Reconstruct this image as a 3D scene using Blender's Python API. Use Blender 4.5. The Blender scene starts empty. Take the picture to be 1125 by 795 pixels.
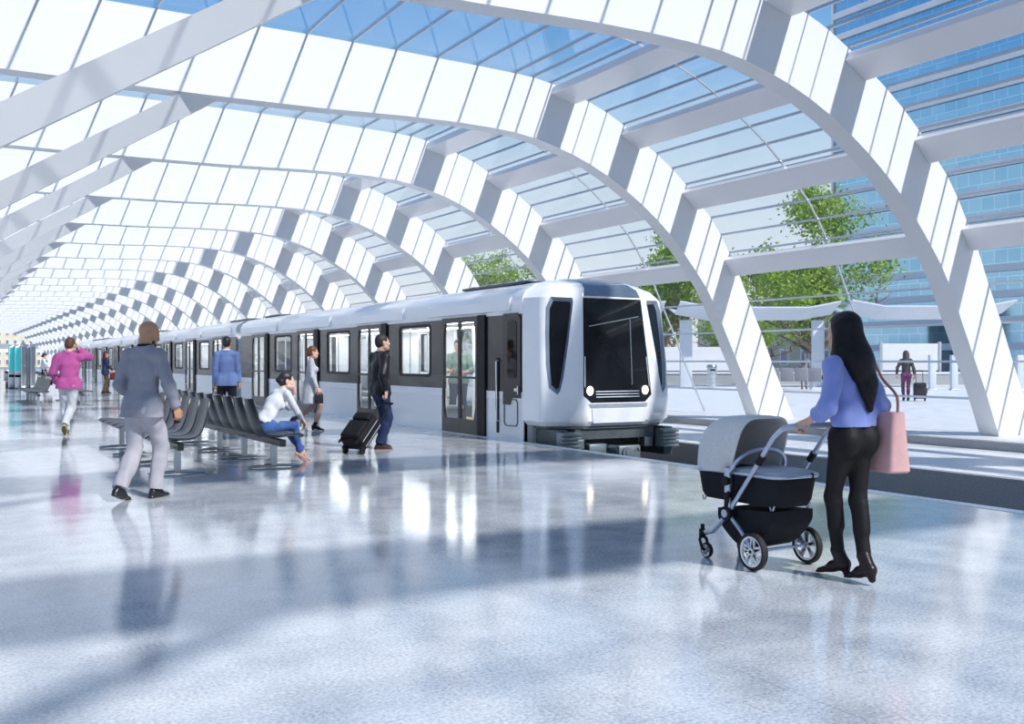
import bpy, bmesh, math, random
import numpy as np
from mathutils import Vector, Matrix, geometry
random.seed(7); rng = np.random.default_rng(5)
SC = bpy.context.scene
COL = SC.collection
PI = math.pi
def V(*a): return Vector(a if len(a) > 1 else a[0])
# ------------------------------------------------------------------ tags
def tag(o, label=None, cat=None, group=None, kind=None):
    if label: o['label'] = label
    if cat: o['category'] = cat
    if group: o['group'] = group
    if kind: o['kind'] = kind
    return o
def empty(name, loc=(0, 0, 0), rz=0.0, label=None, cat=None, group=None):
    o = bpy.data.objects.new(name, None); COL.objects.link(o)
    o.location = loc; o.rotation_euler = (0, 0, rz); o.empty_display_size = 0.1
    return tag(o, label, cat, group)
def copy_tree(o, parent=None):
    c = o.copy(); COL.objects.link(c)
    if parent is not None:
        c.parent = parent; c.matrix_parent_inverse = o.matrix_parent_inverse.copy()
    for ch in list(o.children): copy_tree(ch, c)
    return c
# ------------------------------------------------------------------ mesh builder
class MB:
    def __init__(s): s.v = []; s.f = []; s.m = []
    def add(s, vs, fs, mi=0):
        n = len(s.v); s.v += [tuple(p) for p in vs]
        s.f += [tuple(i + n for i in f) for f in fs]; s.m += [mi] * len(fs); return s
    def box(s, lo, hi, mi=0):
        x0, y0, z0 = lo; x1, y1, z1 = hi
        return s.add([(x0,y0,z0),(x1,y0,z0),(x1,y1,z0),(x0,y1,z0),(x0,y0,z1),(x1,y0,z1),(x1,y1,z1),(x0,y1,z1)],
            [(0,3,2,1),(4,5,6,7),(0,1,5,4),(1,2,6,5),(2,3,7,6),(3,0,4,7)], mi)
    def cbox(s, c, d, mi=0):
        return s.box([c[i]-d[i]/2 for i in range(3)], [c[i]+d[i]/2 for i in range(3)], mi)
    def rbox(s, c, d, r=0.01, mi=0, seg=2, R=None):
        bm = bmesh.new(); bmesh.ops.create_cube(bm, size=1)
        bmesh.ops.scale(bm, vec=d, verts=bm.verts)
        bmesh.ops.bevel(bm, geom=bm.edges[:], offset=min(r, min(d)*.49), segments=seg, affect='EDGES', profile=.5)
        M = Matrix.Translation(c) @ (R.to_4x4() if R is not None else Matrix())
        bm.verts.ensure_lookup_table()
        s.add([M @ v.co for v in bm.verts], [[v.index for v in f.verts] for f in bm.faces], mi); bm.free(); return s
    def bar(s, p0, p1, w, h, up=(0, 0, 1), mi=0):
        p0, p1 = V(p0), V(p1); d = (p1 - p0).normalized(); up = V(up)
        if abs(d.dot(up)) > .99: up = V(0, 1, 0)
        a = d.cross(up).normalized() * w/2; b = a.cross(d).normalized() * h/2
        q = [p0-a-b, p0+a-b, p0+a+b, p0-a+b, p1-a-b, p1+a-b, p1+a+b, p1-a+b]
        return s.add(q, [(0,3,2,1),(4,5,6,7),(0,1,5,4),(1,2,6,5),(2,3,7,6),(3,0,4,7)], mi)
    def tube(s, pts, r, n=10, cap=True, mi=0, closed=False):
        pts = [V(p) for p in pts]; N = len(pts); rs = r if hasattr(r, '__len__') else [r]*N
        rings = []; ref = None
        for i, p in enumerate(pts):
            if closed: t = (pts[(i+1) % N] - pts[i-1]).normalized()
            else: t = (pts[min(i+1, N-1)] - pts[max(i-1, 0)]).normalized()
            if ref is None:
                ref = V(0,0,1) if abs(t.z) < .9 else V(1,0,0)
            a = (ref - t*ref.dot(t)).normalized(); ref = a; b = t.cross(a)
            rings.append([p + (a*math.cos(2*PI*k/n) + b*math.sin(2*PI*k/n))*rs[i] for k in range(n)])
        vs = [q for R_ in rings for q in R_]; fs = []
        for i in range(N if closed else N-1):
            j = (i+1) % N
            for k in range(n):
                l = (k+1) % n; fs.append((i*n+k, i*n+l, j*n+l, j*n+k))
        if cap and not closed:
            fs.append(tuple(range(n-1, -1, -1))); fs.append(tuple((N-1)*n+k for k in range(n)))
        return s.add(vs, fs, mi)
    def loft(s, rings, cap=True, mi=0, closed=True):
        n = len(rings[0]); vs = [p for r in rings for p in r]; fs = []
        for i in range(len(rings)-1):
            for k in range(n if closed else n-1):
                l = (k+1) % n; fs.append((i*n+k, i*n+l, (i+1)*n+l, (i+1)*n+k))
        if cap:
            fs.append(tuple(range(n-1, -1, -1))); fs.append(tuple((len(rings)-1)*n+k for k in range(n)))
        return s.add(vs, fs, mi)
    def disc(s, c, axis, r, h, n=24, mi=0, r2=None):     # cylinder centred on c
        c = V(c); a = V(axis).normalized(); return s.tube([c-a*h/2, c+a*h/2], [r, r if r2 is None else r2], n, True, mi)
    def prism(s, poly, y0, y1, mi=0, plane='xz'):         # outline extruded along the third axis
        f = {'xz': lambda p, t: (p[0], t, p[1]), 'yz': lambda p, t: (t, p[0], p[1]), 'xy': lambda p, t: (p[0], p[1], t)}[plane]
        n = len(poly); vs = [f(p, y0) for p in poly] + [f(p, y1) for p in poly]
        fs = [(k, (k+1) % n, n+(k+1) % n, n+k) for k in range(n)]
        tri = geometry.tessellate_polygon([[V(p[0], p[1], 0) for p in poly]])
        fs += [tuple(t) for t in tri] + [tuple(i+n for i in reversed(t)) for t in tri]
        return s.add(vs, fs, mi)
    def sphere(s, c, r, nu=16, nv=10, mi=0):
        rr = r if hasattr(r, '__len__') else (r, r, r); vs = []; fs = []
        for j in range(nv+1):
            t = PI*j/nv
            for i in range(nu):
                p = 2*PI*i/nu; vs.append((c[0]+rr[0]*math.sin(t)*math.cos(p), c[1]+rr[1]*math.sin(t)*math.sin(p), c[2]+rr[2]*math.cos(t)))
        for j in range(nv):
            for i in range(nu):
                k = (i+1) % nu; fs.append((j*nu+i, (j+1)*nu+i, (j+1)*nu+k, j*nu+k))
        return s.add(vs, fs, mi)
    def build(s, name, mats, parent=None, smooth=35, fix=True, bevel=0):
        me = bpy.data.meshes.new(name); me.from_pydata(s.v, [], s.f)
        for m in (mats if isinstance(mats, (list, tuple)) else [mats]): me.materials.append(m)
        if any(s.m): me.polygons.foreach_set('material_index', s.m)
        if fix:
            bm = bmesh.new(); bm.from_mesh(me)
            bmesh.ops.remove_doubles(bm, verts=bm.verts, dist=1e-5)
            bmesh.ops.recalc_face_normals(bm, faces=bm.faces)
            bm.to_mesh(me); bm.free()
        if smooth:
            me.polygons.foreach_set('use_smooth', [True]*len(me.polygons))
            me.set_sharp_from_angle(angle=math.radians(smooth))
        o = bpy.data.objects.new(name, me); COL.objects.link(o)
        if parent is not None: o.parent = parent
        if bevel:
            b = o.modifiers.new('edge', 'BEVEL'); b.width = bevel; b.segments = 2; b.limit_method = 'ANGLE'
        return o
# ------------------------------------------------------------------ materials
def nt(m):
    m.use_nodes = True; t = m.node_tree; t.nodes.clear(); return t, t.nodes, t.links
def mat(name, col, rough=.5, metal=0., bump=0., bscale=60., var=0., vscale=8., spec=.5, stretch=None, coat=0., sheen=0., emit=None, trans=0.):
    m = bpy.data.materials.new(name); t, N, L = nt(m)
    out = N.new('ShaderNodeOutputMaterial'); b = N.new('ShaderNodeBsdfPrincipled'); L.new(b.outputs[0], out.inputs[0])
    b.inputs['Base Color'].default_value = (*col, 1); b.inputs['Roughness'].default_value = rough
    b.inputs['Metallic'].default_value = metal; b.inputs['Specular IOR Level'].default_value = spec
    if coat: b.inputs['Coat Weight'].default_value = coat; b.inputs['Coat Roughness'].default_value = .05
    if sheen: b.inputs['Sheen Weight'].default_value = sheen
    if emit: b.inputs['Emission Color'].default_value = (*emit[:3], 1); b.inputs['Emission Strength'].default_value = emit[3]
    if bump or var:
        tc = N.new('ShaderNodeTexCoord'); mp = N.new('ShaderNodeMapping'); L.new(tc.outputs['Object'], mp.inputs[0])
        if stretch: mp.inputs['Scale'].default_value = stretch
    if var:
        n = N.new('ShaderNodeTexNoise'); n.inputs['Scale'].default_value = vscale; n.inputs['Detail'].default_value = 5; L.new(mp.outputs[0], n.inputs['Vector'])
        r = N.new('ShaderNodeValToRGB'); L.new(n.outputs['Fac'], r.inputs[0])
        r.color_ramp.elements[0].position = .3; r.color_ramp.elements[1].position = .7
        r.color_ramp.elements[0].color = (*[c*(1-var) for c in col], 1); r.color_ramp.elements[1].color = (*[min(1, c*(1+var)) for c in col], 1)
        L.new(r.outputs[0], b.inputs['Base Color'])
    if bump:
        n = N.new('ShaderNodeTexNoise'); n.inputs['Scale'].default_value = bscale; n.inputs['Detail'].default_value = 4; L.new(mp.outputs[0], n.inputs['Vector'])
        bp = N.new('ShaderNodeBump'); bp.inputs['Strength'].default_value = bump; bp.inputs['Distance'].default_value = .01
        L.new(n.outputs['Fac'], bp.inputs['Height']); L.new(bp.outputs[0], b.inputs['Normal'])
    return m
def glass(name, tint=(.93, .96, .97), ior=1.45, rough=.01, boost=1.0):
    m = bpy.data.materials.new(name); t, N, L = nt(m)
    out = N.new('ShaderNodeOutputMaterial'); mx = N.new('ShaderNodeMixShader'); fr = N.new('ShaderNodeLayerWeight')
    a = N.new('ShaderNodeBsdfTransparent'); g = N.new('ShaderNodeBsdfGlossy')
    a.inputs[0].default_value = (*tint, 1); g.inputs['Roughness'].default_value = rough; f0 = ((ior-1)/(ior+1))**2
    pw = N.new('ShaderNodeMath'); pw.operation = 'POWER'; pw.inputs[1].default_value = 5; L.new(fr.outputs['Facing'], pw.inputs[0])
    mm = N.new('ShaderNodeMath'); mm.operation = 'MULTIPLY_ADD'; mm.inputs[1].default_value = (1-f0)*boost; mm.inputs[2].default_value = f0
    L.new(pw.outputs[0], mm.inputs[0]); L.new(mm.outputs[0], mx.inputs[0])
    L.new(a.outputs[0], mx.inputs[1]); L.new(g.outputs[0], mx.inputs[2]); L.new(mx.outputs[0], out.inputs[0])
    return m
M = {}
M['white'] = mat('white_paint', (.76, .765, .775), .35, var=.02, vscale=.6)
M['purlin'] = mat('satin_white_paint', (.80, .80, .82), .22, spec=.6, var=.02, vscale=.7)
M['alu'] = mat('brushed_aluminium', (.62, .64, .67), .3, .9, var=.05, vscale=3)
M['mullion'] = mat('mullion_grey', (.50, .53, .57), .35, .5, var=.03, vscale=4)
M['skin_glass'] = glass('roof_glass', (.95, .97, .985), 1.42)
M['train_glass'] = glass('train_window_glass', (.90, .92, .93), 1.5)
M['black'] = mat('black_rubber', (.010, .010, .012), .5, spec=.2, bump=.05, bscale=80)
M['blackglass'] = mat('black_cab_glass', (.006, .007, .010), .05, spec=.22, var=.3, vscale=1.5)
M['train_white'] = mat('train_white_lacquer', (.89, .90, .92), .18, spec=.5, coat=.4, var=.015, vscale=.8)
M['train_low'] = mat('train_pearl_panel', (.76, .79, .83), .16, .15, coat=.4, var=.03, vscale=.7)
M['train_band'] = mat('train_graphite_band', (.038, .038, .039), .25, .45, spec=.4, coat=.3, var=.08, vscale=1.2)
M['train_frame'] = mat('train_door_frame', (.045, .045, .048), .22, .5, var=.06, vscale=2)
M['train_grey'] = mat('train_undergear', (.10, .12, .13), .5, .4, bump=.1, bscale=30, var=.2)
M['buffer'] = mat('buffer_grey', (.22, .27, .29), .4, .5, var=.1)
M['inside_white'] = mat('interior_white', (.80, .82, .84), .4, var=.02)
M['inside_light'] = mat('ceiling_lamp', (1, 1, 1), .5, emit=(1, .99, .96, 16), var=.01)
M['headlight'] = mat('headlight_lens', (1, .95, .85), .2, emit=(1, .87, .62, 4.5), var=.01)
M['chrome'] = mat('chrome', (.85, .86, .88), .12, 1., var=.02)
M['yellow'] = mat('yellow_strip', (.75, .55, .05), .5, var=.05)
M['seatblue'] = mat('train_seat_grey', (.25, .28, .33), .5, var=.05)
M['red'] = mat('red_panel', (.6, .05, .06), .5, var=.05)
M['steel'] = mat('bench_steel', (.42, .45, .48), .28, .9, var=.05, vscale=4)
M['bench'] = mat('bench_seat_grey', (.055, .062, .068), .32, .4, coat=.08, var=.05, vscale=5)
M['beam'] = mat('bench_beam_dark', (.06, .065, .07), .35, .6, var=.05)
M['teal'] = mat('screen_teal', (.0, .3, .34), .15, emit=(.0, .55, .62, .55), var=.05, vscale=2)
# floor -------------------------------------------------------------
def floor_mat(name, c0, c1, rough, joint=True, bstr=.06):
    m = bpy.data.materials.new(name); t, N, L = nt(m)
    out = N.new('ShaderNodeOutputMaterial'); b = N.new('ShaderNodeBsdfPrincipled'); L.new(b.outputs[0], out.inputs[0])
    tc = N.new('ShaderNodeTexCoord')
    n1 = N.new('ShaderNodeTexNoise'); n1.inputs['Scale'].default_value = 55; n1.inputs['Detail'].default_value = 6; n1.inputs['Roughness'].default_value = .7
    n2 = N.new('ShaderNodeTexNoise'); n2.inputs['Scale'].default_value = 2.2; n2.inputs['Detail'].default_value = 5; n2.inputs['Roughness'].default_value = .65
    vo = N.new('ShaderNodeTexVoronoi'); vo.inputs['Scale'].default_value = 85
    for n in (n1, n2, vo): L.new(tc.outputs['Object'], n.inputs['Vector'])
    r = N.new('ShaderNodeValToRGB'); e = r.color_ramp.elements
    e[0].position = .34; e[0].color = (*c0, 1); e[1].position = .58; e[1].color = (*c1, 1)
    ad = N.new('ShaderNodeMath'); ad.operation = 'MULTIPLY_ADD'; ad.inputs[1].default_value = .30
    L.new(n2.outputs['Fac'], ad.inputs[0])
    m1 = N.new('ShaderNodeMath'); m1.operation = 'MULTIPLY'; m1.inputs[1].default_value = .70; L.new(n1.outputs['Fac'], m1.inputs[0]); L.new(m1.outputs[0], ad.inputs[2])
    L.new(ad.outputs[0], r.inputs[0]); col = r.outputs[0]
    # sparse blue and ochre chips
    cr = N.new('ShaderNodeValToRGB'); ce = cr.color_ramp.elements; cr.color_ramp.interpolation = 'CONSTANT'
    ce[0].color = (0, 0, 0, 1); ce[1].position = .95; ce[1].color = (1, 1, 1, 1)
    sp = N.new('ShaderNodeSeparateColor'); L.new(vo.outputs['Color'], sp.inputs[0]); L.new(sp.outputs[0], cr.inputs[0])
    chip = N.new('ShaderNodeMix'); chip.data_type = 'RGBA'; chip.inputs['A'].default_value = (.33, .42, .60, 1); chip.inputs['B'].default_value = (.52, .47, .44, 1); L.new(sp.outputs[1], chip.inputs['Factor'])
    mx = N.new('ShaderNodeMix'); mx.data_type = 'RGBA'; mm = N.new('ShaderNodeMath'); mm.operation = 'MULTIPLY'; mm.inputs[1].default_value = .35
    L.new(cr.outputs[0], mm.inputs[0]); L.new(mm.outputs[0], mx.inputs['Factor']); L.new(col, mx.inputs['A']); L.new(chip.outputs['Result'], mx.inputs['B']); col = mx.outputs['Result']
    if joint:
        br = N.new('ShaderNodeTexBrick'); br.inputs['Scale'].default_value = 1; br.offset = 0
        br.inputs['Color1'].default_value = (1, 1, 1, 1); br.inputs['Color2'].default_value = (.985, .985, .985, 1); br.inputs['Mortar'].default_value = (.78, .8, .83, 1)
        br.inputs['Mortar Size'].default_value = .004; br.inputs['Brick Width'].default_value = 3.02; br.inputs['Row Height'].default_value = 3.02
        L.new(tc.outputs['Object'], br.inputs['Vector'])
        mu = N.new('ShaderNodeMix'); mu.data_type = 'RGBA'; mu.blend_type = 'MULTIPLY'; mu.inputs['Factor'].default_value = 1
        L.new(col, mu.inputs['A']); L.new(br.outputs['Color'], mu.inputs['B']); col = mu.outputs['Result']
    L.new(col, b.inputs['Base Color'])
    b.inputs['Specular IOR Level'].default_value = .65
    rr = N.new('ShaderNodeMapRange'); L.new(n2.outputs['Fac'], rr.inputs[0]); rr.inputs[1].default_value = .3; rr.inputs[2].default_value = .7
    rr.inputs[3].default_value = rough*.6; rr.inputs[4].default_value = rough*1.5; L.new(rr.outputs[0], b.inputs['Roughness'])
    bp = N.new('ShaderNodeBump'); bp.inputs['Strength'].default_value = bstr; bp.inputs['Distance'].default_value = .004
    L.new(n1.outputs['Fac'], bp.inputs['Height']); L.new(bp.outputs[0], b.inputs['Normal'])
    return m
M['floor'] = floor_mat('polished_terrazzo', (.24, .275, .335), (.705, .72, .74), .08)
M['pave'] = floor_mat('pale_paving', (.66, .67, .70), (.80, .80, .81), .45, bstr=.1)
M['granite'] = mat('grey_granite_kerb', (.33, .345, .36), .75, bump=.5, bscale=90, var=.38, vscale=70)
M['ballast'] = mat('dark_trackbed', (.10, .105, .11), .9, bump=1, bscale=40, var=.4, vscale=30)
M['asphalt'] = mat('asphalt', (.30, .31, .33), .8, bump=.3, bscale=80, var=.15, vscale=20)
# ------------------------------------------------------------------ camera, sky, sun
HC = 1.35; TH = math.radians(29.7)
cam = bpy.data.cameras.new('camera'); co = bpy.data.objects.new('camera', cam); COL.objects.link(co); SC.camera = co
co.location = (0, 0, HC); co.rotation_euler = (PI/2, 0, -TH)
cam.sensor_width = 36; cam.lens = 1100*36/1125; cam.shift_y = -1.3/1125; cam.clip_start = .05; cam.clip_end = 3000
SC.view_settings.view_transform = 'Standard'; SC.view_settings.look = 'None'; SC.view_settings.gamma = 1
SC.view_settings.use_curve_mapping = False; SC.view_settings.exposure = 0.0
SC.cycles.transparent_max_bounces = 40
SC.cycles.caustics_reflective = False; SC.cycles.caustics_refractive = False
sun = bpy.data.lights.new('sun', 'SUN'); sun.energy = 4.7; sun.angle = math.radians(1.7); sun.color = (1, .975, .94)
so = bpy.data.objects.new('sun', sun); COL.objects.link(so); so.location = (20, -30, 40)
so.rotation_euler = V(-.37, 1.04, -1).to_track_quat('-Z', 'Y').to_euler()
w = bpy.data.worlds.new('sky'); SC.world = w; w.use_nodes = True; T = w.node_tree; T.nodes.clear(); N, L = T.nodes, T.links
out = N.new('ShaderNodeOutputWorld'); bg = N.new('ShaderNodeBackground'); L.new(bg.outputs[0], out.inputs[0]); bg.inputs[1].default_value = .9
tc = N.new('ShaderNodeTexCoord'); sx = N.new('ShaderNodeSeparateXYZ'); L.new(tc.outputs['Generated'], sx.inputs[0])
cr = N.new('ShaderNodeValToRGB'); L.new(sx.outputs['Z'], cr.inputs[0]); E_ = cr.color_ramp.elements
E_[0].position = 0; E_[0].color = (.88, .93, 1, 1); E_[1].position = 1; E_[1].color = (.24, .38, .64, 1)
for p, c in ((.06, (.86, .93, 1)), (.19, (.64, .81, .97)), (.25, (.38, .64, .94)), (.31, (.16, .44, .86)), (.40, (.09, .33, .78)), (.6, (.14, .30, .62)), (.8, (.20, .36, .64))):
    e = E_.new(p); e.color = (*c, 1)
cl = N.new('ShaderNodeTexNoise'); cl.inputs['Scale'].default_value = 3.2; cl.inputs['Detail'].default_value = 7; cl.inputs['Roughness'].default_value = .6
mp = N.new('ShaderNodeMapping'); mp.inputs['Scale'].default_value = (1, 1, 2.6); L.new(tc.outputs['Generated'], mp.inputs[0]); L.new(mp.outputs[0], cl.inputs['Vector'])
c2 = N.new('ShaderNodeValToRGB'); c2.color_ramp.elements[0].position = .5; c2.color_ramp.elements[1].position = .78; c2.color_ramp.elements[1].color = (.22, .22, .22, 1); L.new(cl.outputs['Fac'], c2.inputs[0])
mx = N.new('ShaderNodeMix'); mx.data_type = 'RGBA'; L.new(c2.outputs[0], mx.inputs['Factor']); L.new(cr.outputs[0], mx.inputs['A']); mx.inputs['B'].default_value = (.92, .95, 1, 1)
L.new(mx.outputs['Result'], bg.inputs[0])
# ================================================================== SETTING
YB, YE = -25.0, 198.0
XE = 8.45                                     # platform edge
def slab(name, lo, hi, m, parent=None):
    o = MB().box(lo, hi).build(name, m, parent, smooth=0); tag(o, kind='structure'); return o
fl = slab('floor', (-24, YB, -.6), (XE, YE, 0), M['floor'])
slab('trim_1', (XE-.16, YB, .0005), (XE, YE, .004), mat('platform_edge_strip', (.86, .88, .90), .3, var=.03, vscale=6))
slab('track_bed', (XE-.05, YB, -1.25), (11.8, YE, -1.0), M['ballast'])
slab('trench_wall', (11.8, YB, -1.25), (11.95, YE, -.152), M['granite'])
slab('service_floor', (11.95, YB, -.6), (15.3, YE, -.15), M['pave'])
slab('kerb', (15.3, YB, -.6), (15.48, YE, -.004), M['granite'])
slab('far_platform', (15.48, YB, -.6), (54, YE, 0), M['pave'])
slab('ground', (-400, -300, -1.5), (600, 700, -1.26), M['asphalt'])
slab('street', (54, YB, -1.2), (300, 400, -.12), M['asphalt'])
r_ = MB()
for x in (9.06, 10.5):
    r_.box((x-.035, YB, -1.0), (x+.035, YE, -.86))
tag(r_.build('rails', M['steel'], None, 0), kind='structure')
# ------------------------------------------------------------------ arches
INN = [(4.0,5.845),(5.861,5.87),(7.6,5.93),(8.6,5.94),(9.3,5.925),(9.9,5.89),(10.4,5.815),(10.83,5.715),(11.282,5.585),(11.721,5.42),(12.175,5.215),(12.62,4.965),(13.042,4.70),(13.461,4.395),(13.837,4.08),(14.192,3.715),(14.51,3.36),(14.83,2.98),(15.04,2.65),(15.29,2.18),(15.63,1.535),(16.02,.81),(16.4,0)]
OUT = [(5.861,7.15),(7.352,7.13),(9.065,7.09),(9.941,7.06),(10.355,7.035),(10.777,6.97),(11.37,6.83),(11.68,6.72),(12.13,6.555),(12.57,6.335),(13.06,6.05),(13.46,5.81),(13.88,5.525),(14.26,5.218),(14.65,4.835),(14.977,4.53),(15.257,4.17),(15.503,3.787),(15.767,3.38),(16.105,2.70),(16.468,2.02),(16.80,1.32),(17.17,.61),(17.5,0)]
XL = -9.0
prof = [(XL, 5.83)] + INN + OUT[::-1] + [(XL, 7.17)]
SP = 6.04; Y1 = 11.21; TK = .38
arch_m = MB().prism(prof, 0, TK).build('roof_arch', M['white'], None, smooth=25)
tag(arch_m, kind='structure')
# raking strut: flat beam in the plane of the arch, turned a little about its own length
st = MB(); dirv = V(.8434, 0, .5373); nrm = V(.5373, 0, -.8434)
P0 = V(-5.35, 0, 0); tl = math.radians(36)
def strut_pts(t, k, yy):
    return P0 + dirv*t + nrm*(k*math.cos(tl)) + V(0, k*math.sin(tl) + yy, 0)
ln = 11.15
# clipped level at both ends: under the arch soffit and on the floor
def clip(k, yy, z):
    b = P0 + nrm*(k*math.cos(tl)); t = (z - b.z)/dirv.z; p = b + dirv*t; return V(p.x, k*math.sin(tl)+yy, z)
kk = (-.215, .215); q = []
for z in (0, 5.86):
    for (k, yy) in ((kk[0], .165), (kk[1], .165), (kk[1], .285), (kk[0], .285)): q.append(clip(k, yy, z))
st.add(q, [(0,1,2,3),(4,7,6,5),(0,4,5,1),(1,5,6,2),(2,6,7,3),(3,7,4,0)])
strut = st.build('raking_strut', M['white'], arch_m, smooth=0); strut['kind'] = 'structure'
IDX = list(range(-4, 31))
arches = {}
for i in IDX:
    a = arch_m if i == IDX[0] else copy_tree(arch_m)
    a.location = (0, Y1 + (i-1)*SP, 0); arches[i] = a
# ------------------------------------------------------------------ glazing and purlins, one bay between two arches
GO = .05
def offs(pl, d):
    res = []
    for i, p in enumerate(pl):
        a, b = V(pl[max(i-1, 0)]), V(pl[min(i+1, len(pl)-1)]); t = (b-a).normalized()
        res.append((p[0] - t.y*d, p[1] + t.x*d))
    return res
OUTL = [(XL, 7.17)] + OUT
GL = [(p[0]-0, p[1]) for p in offs(OUTL, GO)]
GL[-1] = (17.56, 0.0)
gm = MB()
n = len(GL)
gm.add([(p[0], 0, p[1]) for p in GL] + [(p[0], SP, p[1]) for p in GL], [(i, i+1, n+i+1, n+i) for i in range(n-1)])
glz = gm.build('window_1', M['skin_glass'], None, smooth=0); tag(glz, kind='structure')
mull = MB()
def interp(x):
    for a, b in zip(OUTL[:-1], OUTL[1:]):
        if a[0] <= x <= b[0]:
            t = (x-a[0])/(b[0]-a[0]); return a[1]+t*(b[1]-a[1]), V(b[0]-a[0], b[1]-a[1]).normalized()
PJ = [(10.777, 11.37), (12.57, 13.06), (14.26, 14.65), (15.503, 15.767)]
MX = [x for x in np.arange(-8.8, 10.0, .855)]; MX = [9.941 - .855*k for k in range(22)]
MX += [10.355, 10.777, 11.68, 12.13, 12.57, 13.46, 13.88, 14.26, 14.977, 15.257, 15.503, 16.105, 16.468, 16.80, 17.17]
for x in MX:
    z, t = interp(x); nn = V(-t.y, t.x)
    c = V(x, z) + nn*(GO-.015)
    mull.bar((c.x, TK*0, c.y), (c.x, SP, c.y), .024, .055, up=(nn.x, 0, nn.y))
# thin cross bar half-way along the bay
pl = offs(OUTL, GO-.01)
for a, b in zip(pl[:-1], pl[1:]): mull.bar((a[0], SP/2+.19, a[1]), (b[0], SP/2+.19, b[1]), .035, .03, up=(0, 1, 0))
mo = mull.build('mullions', M['mullion'], glz, smooth=0); mo['kind'] = 'structure'
pur = []
for (xa, xb) in PJ:
    za, ta = interp(xa+.03); zb, tb = interp(xb); a, b = V(xa+.03, za), V(xb, zb); t = (b-a).normalized(); nn = V(-t.y, t.x)
    pa, pb = a - nn*.05, b - nn*.05; p2, p3 = b - nn*.22, a - nn*.22
    mb = MB().prism([tuple(pa), tuple(pb), tuple(p2), tuple(p3)], TK, SP)
    o = mb.build('purlin_beam', M['purlin'], glz, smooth=0, bevel=.012); o['kind'] = 'structure'; pur.append(o)
for j, i in enumerate(IDX[:-1]):
    g = glz if j == 0 else copy_tree(glz)
    g.location = (0, Y1 + (i-1)*SP, 0)
    if j: g.name = 'window_%d' % (j+1)
# ================================================================== TRAIN
TX = 9.775
def fillet(pts, d, n=5):
    res = [V(pts[0])]
    for a, b, c in zip(pts[:-2], pts[1:-1], pts[2:]):
        a, b, c = V(a), V(b), V(c)
        d1 = min(d, (a-b).length*.45); d2 = min(d, (c-b).length*.45)
        p, q = b + (a-b).normalized()*d1, b + (c-b).normalized()*d2
        for k in range(n+1):
            t = k/n; res.append(p*(1-t)**2 + b*2*t*(1-t) + q*t*t)
    res.append(V(pts[-1])); return res
def rrect(y0, y1, z0, z1, r, n=5):
    res = []
    for (cy, cz, a0) in ((y1-r, z1-r, 0), (y0+r, z1-r, 90), (y0+r, z0+r, 180), (y1-r, z0+r, 270)):
        for k in range(n+1):
            a = math.radians(a0 + 90*k/n); res.append((cy+r*math.cos(a), cz+r*math.sin(a)))
    return res
def plate(poly, x0, x1): return MB().prism(poly, x0, x1, plane='yz')
def ring_plate(outer, inner, x0, x1):                 # frame: outline with a hole, extruded along x
    mb = MB(); n, m = len(outer), len(inner)
    for x in (x0, x1):
        tri = geometry.tessellate_polygon([[V(a, b, 0) for a, b in outer], [V(a, b, 0) for a, b in inner]])
        pts = [(x, a, b) for a, b in list(outer)+list(inner)]; mb.add(pts, [tuple(t) for t in tri])
    for L_ in (outer, inner):
        k = len(L_); mb.add([(x0, a, b) for a, b in L_] + [(x1, a, b) for a, b in L_], [(i, (i+1) % k, k+(i+1) % k, k+i) for i in range(k)])
    return mb
HW = 1.325
def wall_zone(s, y0, y1, z0, z1, holes):
    ys = sorted({y0, y1, *[h[0] for h in holes if y0 < h[0] < y1], *[h[1] for h in holes if y0 < h[1] < y1]})
    zs = sorted({z0, z1, *[h[2] for h in holes if z0 < h[2] < z1], *[h[3] for h in holes if z0 < h[3] < z1]})
    mb = MB()
    def inh(a, b): return any(h[0]-1e-4 < a < h[1]+1e-4 and h[2]-1e-4 < b < h[3]+1e-4 for h in holes)
    for a, b in zip(ys[:-1], ys[1:]):
        for c, d in zip(zs[:-1], zs[1:]):
            if not inh((a+b)/2, (c+d)/2): mb.box((min(s*HW, s*(HW-.07)), a, c), (max(s*HW, s*(HW-.07)), b, d))
    return mb
ROOF = [(-1.325, 2.14), (-1.337, 2.2), (-1.337, 2.40), (-1.28, 2.52), (-1.07, 2.65), (-.6, 2.74), (0, 2.77)]
ROOF = ROOF + [(-x, z) for x, z in ROOF[-2::-1]]
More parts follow.
